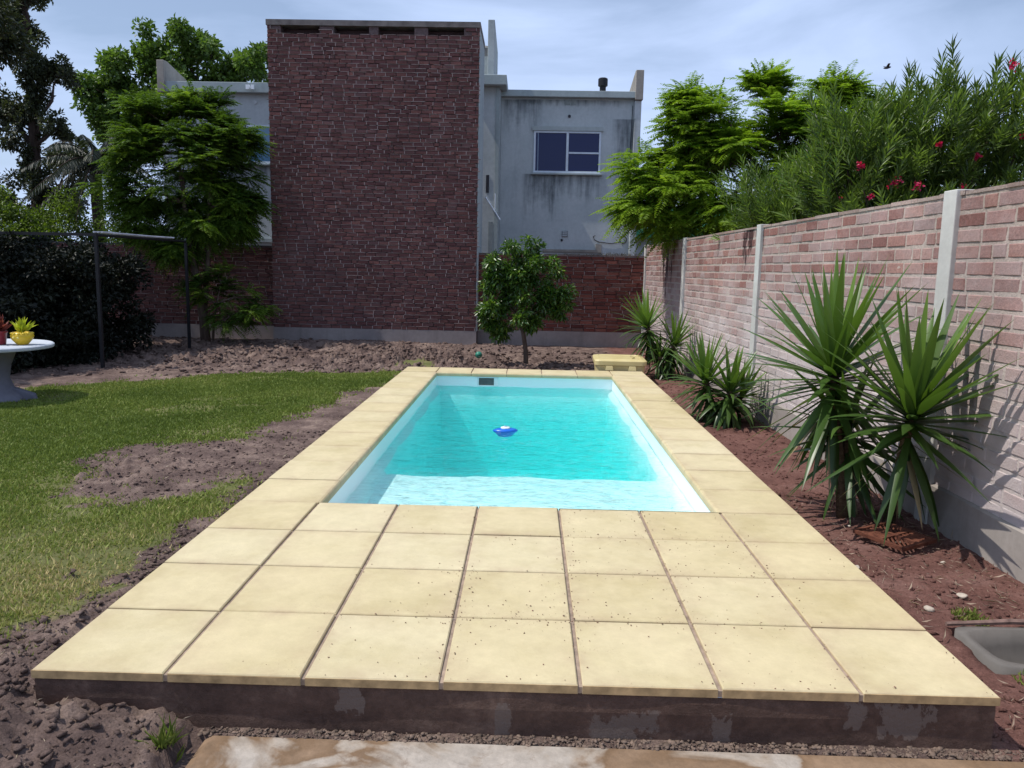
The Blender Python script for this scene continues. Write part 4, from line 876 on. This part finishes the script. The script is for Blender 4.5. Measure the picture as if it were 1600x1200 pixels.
yucca('tall spiky yucca nearest the deck edge, tips above the brick wall courses', (2.13, 2.60, -.2),
      [(-.10, .10, 1.00, 72, .78, .084, -8, .40, (-.02, 0, 1), 44), (.02, .10, .62, 26, .62, .070, -30, .8, (-.35, -.1, 1), 30)])
yucca('spiky yucca closest to the camera, casting a jagged shadow on the wall', (2.42, 2.60, -.2),
      [(-.10, -.42, .82, 78, .76, .082, -12, .36, (.05, -.05, 1), 16)])
yucca('low bushy yucca with drooping leaves halfway along the side wall', (2.07, 5.92, -.2),
      [(-.12, .12, .46, 66, .60, .066, -20, .9, (-.15, 0, 1), 30), (.10, -.10, .36, 70, .58, .070, -45, 1.5, (.1, -.1, 1), 36), (.28, .1, .3, 34, .45, .06, -20, 1.0, (.3, 0, 1), 10)])
yucca('pale green yucca clump in the far right corner behind the beige box', (2.05, 9.45, -.2),
      [(-.22, .15, .78, 60, .62, .066, -25, .9, (-.15, 0, 1), 40), (.18, .0, .52, 60, .60, .066, -35, 1.2, (.15, -.05, 1), 40), (-.05, -.1, .35, 40, .45, .05, -40, 1.3, (-.1, -.2, 1), 20)])

# ------------------------------------------------------------------ citrus tree
m_cit = leaf_mat('citrus_leaf', (.026, .068, .012), (.10, .185, .026), (.28, .40, .06), .25, .33, .55)
ct = thing('citrus_tree', 'small round citrus tree with a thin leaning trunk beyond the pool', 'tree', (.02, 10.5, -.2))
mb = MB(); tr0 = [(0, 0, -.1), (-.01, 0, .25), (-.05, 0, .5), (-.10, .02, .75), (-.12, .02, 1.1)]; mb.tube(tr0, [.045, .038, .036, .03, .02], 9)
CL = [(-.38, 0, 1.55, .40, .40, .35), (-.10, 0, 1.85, .34, .34, .26), (.62, 0, 1.05, .24, .3, .3), (-.62, 0, 1.45, .28, .3, .3), (.25, 0, 1.52, .34, .38, .32), (.42, 0, 1.25, .30, .34, .30), (.35, .1, .98, .32, .32, .24), (-.05, 0, 1.25, .45, .45, .40), (-.45, 0, 1.15, .34, .36, .35), (-.52, -.05, .82, .26, .28, .26), (-.40, 0, .62, .24, .26, .22), (-.05, 0, .85, .35, .38, .28)]
for c_ in CL: limb(mb, tr0[3], c_[:3], .018, .006, .1)
mb.build('trunk', m_bark, ct, True)
sc_ = sub_clumps(CL, 9, .34); sc_ = [(c_[0]*1.0, c_[1], c_[2], c_[3], c_[4], c_[5]) for c_ in sc_]
P, D, ix = clump_points(sc_, 11000, .2); D = D+rng.normal(size=D.shape)*.5; D[:, 2] -= .25
V, F, T_ = leaf_arrays(P, D, rvec(len(P))+[0, 0, 1.2], .07+.04*rng.random(len(P)), .036, np.clip(.35+rng.normal(size=len(P))*.22+(rng.random(len(sc_))[ix]-.5)*.3, 0, 1), .2, .2)
npmesh('crown', V, F, m_cit, ct, T_)

# ------------------------------------------------------------------ jacaranda and other ferny trees
m_jac = leaf_mat('jacaranda_leaf', (.03, .068, .014), (.125, .205, .026), (.27, .38, .04), .38, .5, .25)
m_jacb = leaf_mat('bright_fern_leaf', (.10, .17, .02), (.24, .36, .035), (.36, .48, .06), .42, .5, .25)
def ferny(name, label, base, trunks, CL, nf, mat, fl=(.28, .5), pl=.085, pw=.020, npin=13, sub=10, s=.34, bark=m_bark, droop=.35, catg='tree', group=None, lo=0):
    t_ = thing(name, label, catg, base, group=group); mb = MB()
    for tr_, rad in trunks: mb.tube(tr_, rad, 9)
    for c_ in CL:
        tr_, rad = random.choice(trunks); st = min(tr_[1:], key=lambda p: (Vector(p)-Vector(c_[:3])).length+(1.5 if p[2] > c_[2] else 0)); limb(mb, st, c_[:3], .028, .008, .08)
    sc = sub_clumps(CL, sub, s)
    for c_ in sc[::2]: limb(mb, min([q[:3] for q in CL], key=lambda p: (Vector(p)-Vector(c_[:3])).length), c_[:3], .010, .004, .05, 3, 5)
    mb.build('trunk', bark, t_, True)
    sc = np.array(sc); ix = rng.integers(0, len(sc), nf); d = rvec(nf); d[:, 2] = d[:, 2]*.55+.15; cen = np.array(CL)[:, :3].mean(0); d = d+nrm((sc[ix, :3]-cen)*[1, 1, .8])*.55
    B = sc[ix, :3]+d*sc[ix, 3:]*.5*rng.random((nf, 1)); ct_ = rng.random(len(sc))[ix]
    L_ = fl[0]+(fl[1]-fl[0])*rng.random(nf)
    V, F, T = fronds(B, d, L_, npin, pl, pw, droop, np.clip(.15+ct_*.55+rng.normal(size=nf)*.15, 0, 1))
    npmesh('crown', V, F, mat, t_, T); return t_
ferny('jacaranda_tree', 'ferny jacaranda with twin trunks in front of the shaded back wall', (-6.15, 12.75, -.2),
      [([(0, 0, -.1), (-.03, 0, .5), (-.12, 0, 1.1), (-.25, .02, 1.9), (-.35, .05, 2.7), (-.45, .1, 3.6)], [.10, .09, .07, .055, .04, .015]),
       ([(-.02, 0, .6), (.02, .05, 1.2), (.08, .05, 1.8), (.10, .1, 2.6), (.2, .1, 3.5)], [.06, .05, .045, .035, .012])],
      [(q[0]*.80-.12, *q[1:]) for q in [(-.75, .1, 4.15, .75, .7, .55), (.15, .2, 4.15, .75, .7, .5), (-1.45, 0, 3.6, .65, .7, .5), (.75, .2, 3.85, .55, .6, .35), (-.3, .1, 3.5, .9, .8, .6), (-1.5, 0, 2.9, .6, .7, .5), (.45, .3, 3.15, .6, .6, .4),
       (1.05, .3, 2.75, .35, .4, .15), (-.7, .1, 2.7, .7, .7, .5), (.75, .3, 2.35, .25, .3, .15), (-1.3, 0, 2.25, .5, .6, .35), (0.1, .1, 2.3, .5, .5, .35), (-.5, 0, 1.95, .5, .5, .3), (-.1, .62, 4.3, .7, .3, .5), (-.8, .6, 4.0, .7, .3, .5), (.35, .65, 3.7, .5, .3, .5), (-.2, .65, 3.1, .7, .3, .5), (.5, .65, 2.6, .4, .3, .4)]],
      5300, m_jac, (.28, .50), .10, .026, 15, 10, .38)
ferny('young_jacaranda', 'low ferny sapling foliage around the jacaranda foot', (-5.95, 12.55, -.2),
      [([(0, 0, -.05), (.03, 0, .4), (.1, 0, .8), (.2, 0, 1.2)], [.03, .025, .02, .01])],
      [(.15, 0, 1.30, .45, .4, .22), (-.25, 0, 1.05, .35, .35, .22), (.45, 0, .95, .45, .4, .25), (.75, 0, .72, .32, .3, .2), (.35, 0, .60, .35, .3, .18)], 520, m_jac, (.22, .36), .075, .022)
ferny('fern_leaved_tree', 'bright green fern-leaved tree leaning over the far end of the side wall', (3.6, 11.2, -.2),
      [([(0, 0, -.1), (-.1, 0, .8), (-.3, 0, 1.8), (-.6, 0, 2.6), (-.9, 0, 3.4)], [.11, .10, .08, .06, .02]), ([(0, 0, .5), (.2, 0, 1.6), (.4, .1, 2.6), (.6, .1, 3.5)], [.08, .07, .05, .02])],
      [(-1.45, 0, 3.2, .6, .7, .5), (-1.55, 0, 2.75, .45, .6, .35), (-1.0, 0, 3.75, .6, .7, .45), (-1.0, 0, 2.9, .7, .7, .5), (-.3, 0, 4.0, .7, .7, .5), (.5, 0, 4.0, .7, .7, .45), (-.3, 0, 3.3, .8, .8, .6), (.6, 0, 3.4, .8, .8, .55), (1.3, 0, 3.9, .6, .7, .5), (1.5, 0, 3.2, .7, .7, .6),
       (-.4, -.1, 2.6, .7, .7, .4), (.4, -.1, 2.6, .6, .7, .4), (-1.15, 0, 2.45, .4, .5, .3), (1.2, 0, 2.5, .6, .6, .5), (0.15, -.1, 3.7, .7, .7, .5), (.85, 0, 3.9, .6, .6, .4), (1.9, 0, 4.1, .6, .6, .4), (2.2, 0, 3.7, .6, .6, .4), (1.3, -1.2, 3.45, .5, .6, .35), (.6, -1.4, 3.0, .5, .6, .35), (1.6, -.1, 3.7, .6, .6, .4), (.9, -.1, 3.0, .8, .7, .6), (-.7, -.1, 3.4, .8, .7, .6), (.25, 0, 4.55, .22, .2, .25), (1.35, .1, 4.5, .25, .2, .22), (-1.0, 0, 4.25, .2, .2, .2)],
      6600, m_jacb, (.30, .60), .115, .026, 16, 10, .42, droop=.3)

# ------------------------------------------------------------------ oleander
m_ole = leaf_mat('oleander_leaf', (.05, .085, .022), (.155, .235, .05), (.30, .40, .11), .38, .38, .45)
m_flo = leaf_mat('oleander_flower', (.42, .008, .07), (.62, .02, .13), None, .35)
def oleander(label, base, CL, nst, nl, fl_pts, sp=.10):
    nst = int(nst*1.5)
    t_ = thing('oleander_bush', label, 'bush', base, group='oleander bushes behind the side wall'); mb = MB(); CLn = np.array(CL)
    P, D, ix = clump_points(CL, nst, .3); D = nrm(D*.7+np.array([0, 0, .9])+rng.normal(size=D.shape)*.25)
    for k in range(0, nst, 6): limb(mb, (P[k][0]*.35, P[k][1]*.4, .1), P[k], .014, .005, .06, 4, 5)
    mb.build('stems', m_barkd, t_)
    L_ = .22+.20*rng.random(nst); parts = []; ct_ = rng.random(nst)
    for k in range(nl):
        t = .1+.9*k/nl; az = k*2.4+rng.random(nst)*.6; sx = nrm(np.cross(D, [0.1, .2, 1])); sy = np.cross(D, sx)
        od = sx*np.cos(az)[:, None]+sy*np.sin(az)[:, None]; B = P+D*(L_*t)[:, None]; dd = D*(.75+.4*t)+od*(.75-.3*t)
        parts.append(leaf_arrays(B, dd, D+rng.normal(size=D.shape)*.2, .11+.06*rng.random(nst), .019, np.clip(.15+ct_*.5+rng.normal(size=nst)*.15, 0, 1), .15, .12))
    V, F, T = cat(parts); npmesh('foliage', V, F, m_ole, t_, T)
    for (x, y, z, s_) in fl_pts:
        n = 26; B = np.array([x, y, z])+rvec(n)*s_*rng.random((n, 1)); V, F, T = leaf_arrays(B, rvec(n), rvec(n), .032, .026, rng.random(n)); npmesh('blossom', V, F, m_flo, t_, T)
    return t_
oleander('large dark oleander with crimson blossoms rising over the near part of the side wall', (4.1, 5.6, -.52),
         [(-.2, 0, 2.2, .8, .6, .5), (-.9, 0, 2.6, .55, .6, .55), (-.35, 0, 3.0, .5, .6, .55), (.2, 0, 3.2, .45, .6, .6), (.7, 0, 3.2, .45, .6, .55), (-.6, 0, 2.2, .6, .6, .4), (.1, 0, 2.5, .6, .7, .5), (.8, 0, 2.6, .6, .6, .5), (.25, 0, 3.35, .28, .3, .3), (-.2, 0, 3.3, .25, .25, .25), (-.9, 0, 3.1, .4, .5, .35), (1.3, 0, 2.9, .5, .6, .6), (-.95, .2, 2.7, .35, .5, .35)], 620, 26,
         [(-.75, -.55, 2.75, .07), (-.55, -.6, 2.72, .05), (-1.05, -.5, 2.9, .04), (.35, -.3, 3.85, .06), (-.35, -.5, 3.1, .03), (0.0, -.5, 3.0, .03), (-.10, -.5, 2.72, .03), (-.4, -.6, 2.42, .025), (.45, -.4, 3.2, .03), (.72, -.3, 3.35, .04), (-1.3, -.4, 2.25, .03), (-.95, -.55, 2.62, .02)])
oleander('lower oleander bush full of fresh leaves between the ferny tree and the big oleander', (3.7, 8.0, -.2),
         [(-.6, 0, 2.3, .5, .5, .45), (0, 0, 2.5, .5, .6, .45), (.5, 0, 2.7, .5, .6, .5), (-.2, 0, 2.1, .6, .5, .35)], 260, 22, [(.25, -.5, 2.35, .03), (.1, -.5, 2.5, .03)])

# ------------------------------------------------------------------ left background vegetation
def leafy(name, label, base, trunk, CL, nl, mat, ln, wd, sub=10, s=.36, catg='tree', bark=m_barkd, shell=.3, r0=.12, group=None):
    t_ = thing(name, label, catg, base, group=group); mb = MB(); mb.tube(trunk, [r0*(1-.75*k/(len(trunk)-1)) for k in range(len(trunk))], 9)
    for c_ in CL: st = min(trunk[1:], key=lambda p: (Vector(p)-Vector(c_[:3])).length+(1.5 if p[2] > c_[2] else 0)); limb(mb, st, c_[:3], r0*.35, .012, .08)
    mb.build('trunk' if catg == 'tree' else 'stems', bark, t_, True)
    sc = sub_clumps(CL, sub, s); P, D, ix = clump_points(sc, nl, shell); D = D+rng.normal(size=D.shape)*.6
    V, F, T = leaf_arrays(P, D, rvec(nl)+[0, 0, 1.], ln*(.7+.6*rng.random(nl)), wd, np.clip(.2+.5*rng.random(len(sc))[ix]+rng.normal(size=nl)*.16, 0, 1), .2, .15)
    npmesh('crown' if catg == 'tree' else 'foliage', V, F, mat, t_, T); return t_
m_dk = leaf_mat('dark_leaf', (.022, .028, .018), (.055, .068, .036), (.12, .14, .07), .25, .5, .3)
m_mid = leaf_mat('plane_leaf', (.05, .095, .022), (.12, .20, .038), (.22, .31, .07), .35)
m_yel = leaf_mat('hedge_leaf', (.05, .085, .014), (.14, .21, .026), (.26, .34, .05), .35)
m_blk = leaf_mat('shade_tinted_leaf', (.008, .010, .008), (.016, .020, .012), (.05, .06, .04), .08, .5, .2)  # near-black leaves: the hedge's deep shade is put into their colour
# tall dark tree
CL = [(.25*math.sin(2.3*z), 0, z, .42+.16*math.sin(3*z), .7, .5) for z in np.arange(2.2, 9.9, .62)]; CL += [(.75, 0, 5.0, .5, .6, .45), (.95, 0, 4.2, .5, .6, .4), (-.8, 0, 5.5, .6, .6, .6), (.8, 0, 6.4, .45, .5, .45), (-.9, 0, 3.4, .7, .7, .6), (.7, 0, 3.2, .6, .6, .5)]
leafy('tall_dark_tree', 'tall dark columnar tree at the far left beyond the garden', (-13.1, 19, -.2), [(0, 0, -.1), (0, 0, 2), (.05, 0, 4.5), (0, 0, 7), (0, 0, 9.6)], CL, 26000, m_dk, .11, .06, 12, .36, r0=.2)
leafy('shade_tree', 'dark leafy tree just outside the left edge of the lawn', (-11.0, 10.0, -.2), [(0, 0, -.1), (0, 0, 1.6), (.1, 0, 3.4), (0, 0, 5.4)],
      [(0, 0, 5.6, 1.5, 1.6, 1.1), (.4, -1.6, 5.4, 1.4, 1.3, .9), (.4, 1.6, 5.6, 1.4, 1.4, 1.0), (.3, 2.9, 5.8, 1.2, 1.1, .9), (.3, -2.6, 5.2, 1.2, 1.0, .8), (-.8, .6, 5.0, 1.3, 1.8, .9)], 60000, m_dk, .11, .06, 12, .38, r0=.16)
leafy('plane_tree', 'broad-leaved tree rising behind the left white house', (-10.6, 23.5, -.1), [(0, 0, -.1), (0, 0, 3), (.1, 0, 5), (0, 0, 7)],
      [(-3.1, 0, 6.8, .7, 1, .6), (-2.2, 0, 7.3, .8, 1, .7), (-1.3, 0, 8.0, .7, 1, .7), (-.3, 0, 8.3, .6, 1, .6), (.6, 0, 7.9, .6, 1, .7), (1.5, 0, 7.5, .5, .9, .5), (2.2, 0, 7.7, .6, .9, .6), (2.7, 0, 7.0, .5, .8, .6), (-.8, 0, 7.3, .8, 1, .6), (.8, 0, 7.0, .8, 1, .6), (-1.7, 0, 6.5, .9, 1, .7), (-2.9, 0, 6.1, .7, 1, .6), (-.5, 0, 6.5, 1.5, 1.2, 1), (-2.2, 0, 5.6, 1, 1, .8), (-1.0, 0, 5.4, 1.2, 1, .8), (1.2, 0, 6.2, 1, 1, .7)],
      30000, m_mid, .15, .10, 12, .36, r0=.2)
bushes = [(-11.9, 15.4, .8, 2.95, 'bushy yellow-green shrub at the far left above the shaded frame'), (-10.7, 15.6, .75, 2.75, 'yellow-green shrub left of the palm trunk behind the back wall'), (-9.5, 15.8, .8, 2.35, 'rounded green shrub below the palm behind the back wall')]
for x, y, r_, zt, lab in bushes:
    leafy('garden_shrub', lab, (x, y, -.2), [(0, 0, -.1), (0, 0, .8), (.1, 0, 1.6)], [(0, 0, zt-.3, r_, .8, .6), (-.5, 0, zt-.7, r_*.8, .8, .6), (.5, 0, zt-.7, r_*.8, .8, .6), (0, 0, zt-1.2, r_*1.2, .9, .7)], 8500, m_yel, .07, .042, 12, .36, 'shrub', r0=.05, group='shrubs behind the back wall')
leafy('dark_hedge', 'dense dark hedge in deep shade under the black frame, its front lobes standing in for shaded soil', (-8.0, 10.3, -.2), [(0, 0, -.1), (0, 0, .8), (.1, 0, 1.3)], [(x, y, z, .5, .7, .4) for x in (-1.6, -.9, -.2, .5, 1.05) for z in (.35, .9, 1.5) for y in (-1.3+.25*max(0, x)*2, -.3, .7)]+[(.75, -1.9, .3, .5, .5, .4), (.55, -2.3, .3, .5, .4, .35), (.6, -1.8, .9, .5, .5, .4)], 90000, m_blk, .075, .045, 10, .42, 'hedge', r0=.05)  # front clumps added as dark mass over soil that only lies in shade
# palm
pm = thing('palm_tree', 'dark palm with drooping fronds between the tall tree and the jacaranda', 'tree', (-10.4, 17.0, -.2))
mb = MB(); mb.tube([(0, 0, -.1), (.05, 0, 1.5), (0, 0, 3.0), (.02, 0, 3.9)], [.16, .14, .13, .12], 12); mb.build('trunk', m_barkd, pm, True)
n = 26; a = np.arange(n)*2.4; el = np.linspace(1.2, -.35, n); D = np.stack([np.cos(a)*np.cos(el), np.sin(a)*np.cos(el), np.sin(el)], 1); B = np.tile([0.02, 0, 3.9], (n, 1))
V, F, T = fronds(B, D, np.full(n, 1.75), 60, .34, .022, .62, np.full(n, .5), .95)
npmesh('fronds', V, F, leaf_mat('palm_leaf', (.015, .022, .018), (.045, .06, .04), (.12, .15, .11), .2, .4, .5), pm, T)
mb = MB()
for k in range(n): mb.tube([tuple(B[k]+D[k]*1.75*t_-np.array([0, 0, .62*1.75*t_*t_])) for t_ in np.linspace(0, 1, 8)], [.022*(1-.8*t_) for t_ in np.linspace(0, 1, 8)], 5)
mb.build('frond_ribs', m_barkd, pm)

# ------------------------------------------------------------------ bird
bd = thing('bird', 'tiny dark bird flying above the ferny tree', 'bird', (6.1, 12, 4.92))
mb = MB(); mb.lathe([(.001, -.07), (.018, -.04), (.024, 0), (.016, .04), (.012, .055), (.001, .07)], 10)
o = mb.build('body', m_dark, bd, True); o.rotation_euler = (0, R(80), 0)
mb = MB(); mb.add([(-.02, 0, .01), (.03, 0, .01), (.0, -.12, .04), (-.03, -.10, .04)], [(0, 1, 2, 3)]); mb.add([(-.02, 0, .01), (.03, 0, .01), (.0, .12, .04), (-.03, .10, .04)], [(3, 2, 1, 0)]); o = mb.build('wings', m_dark, bd); q = o.modifiers.new('s', 'SOLIDIFY'); q.thickness = .006
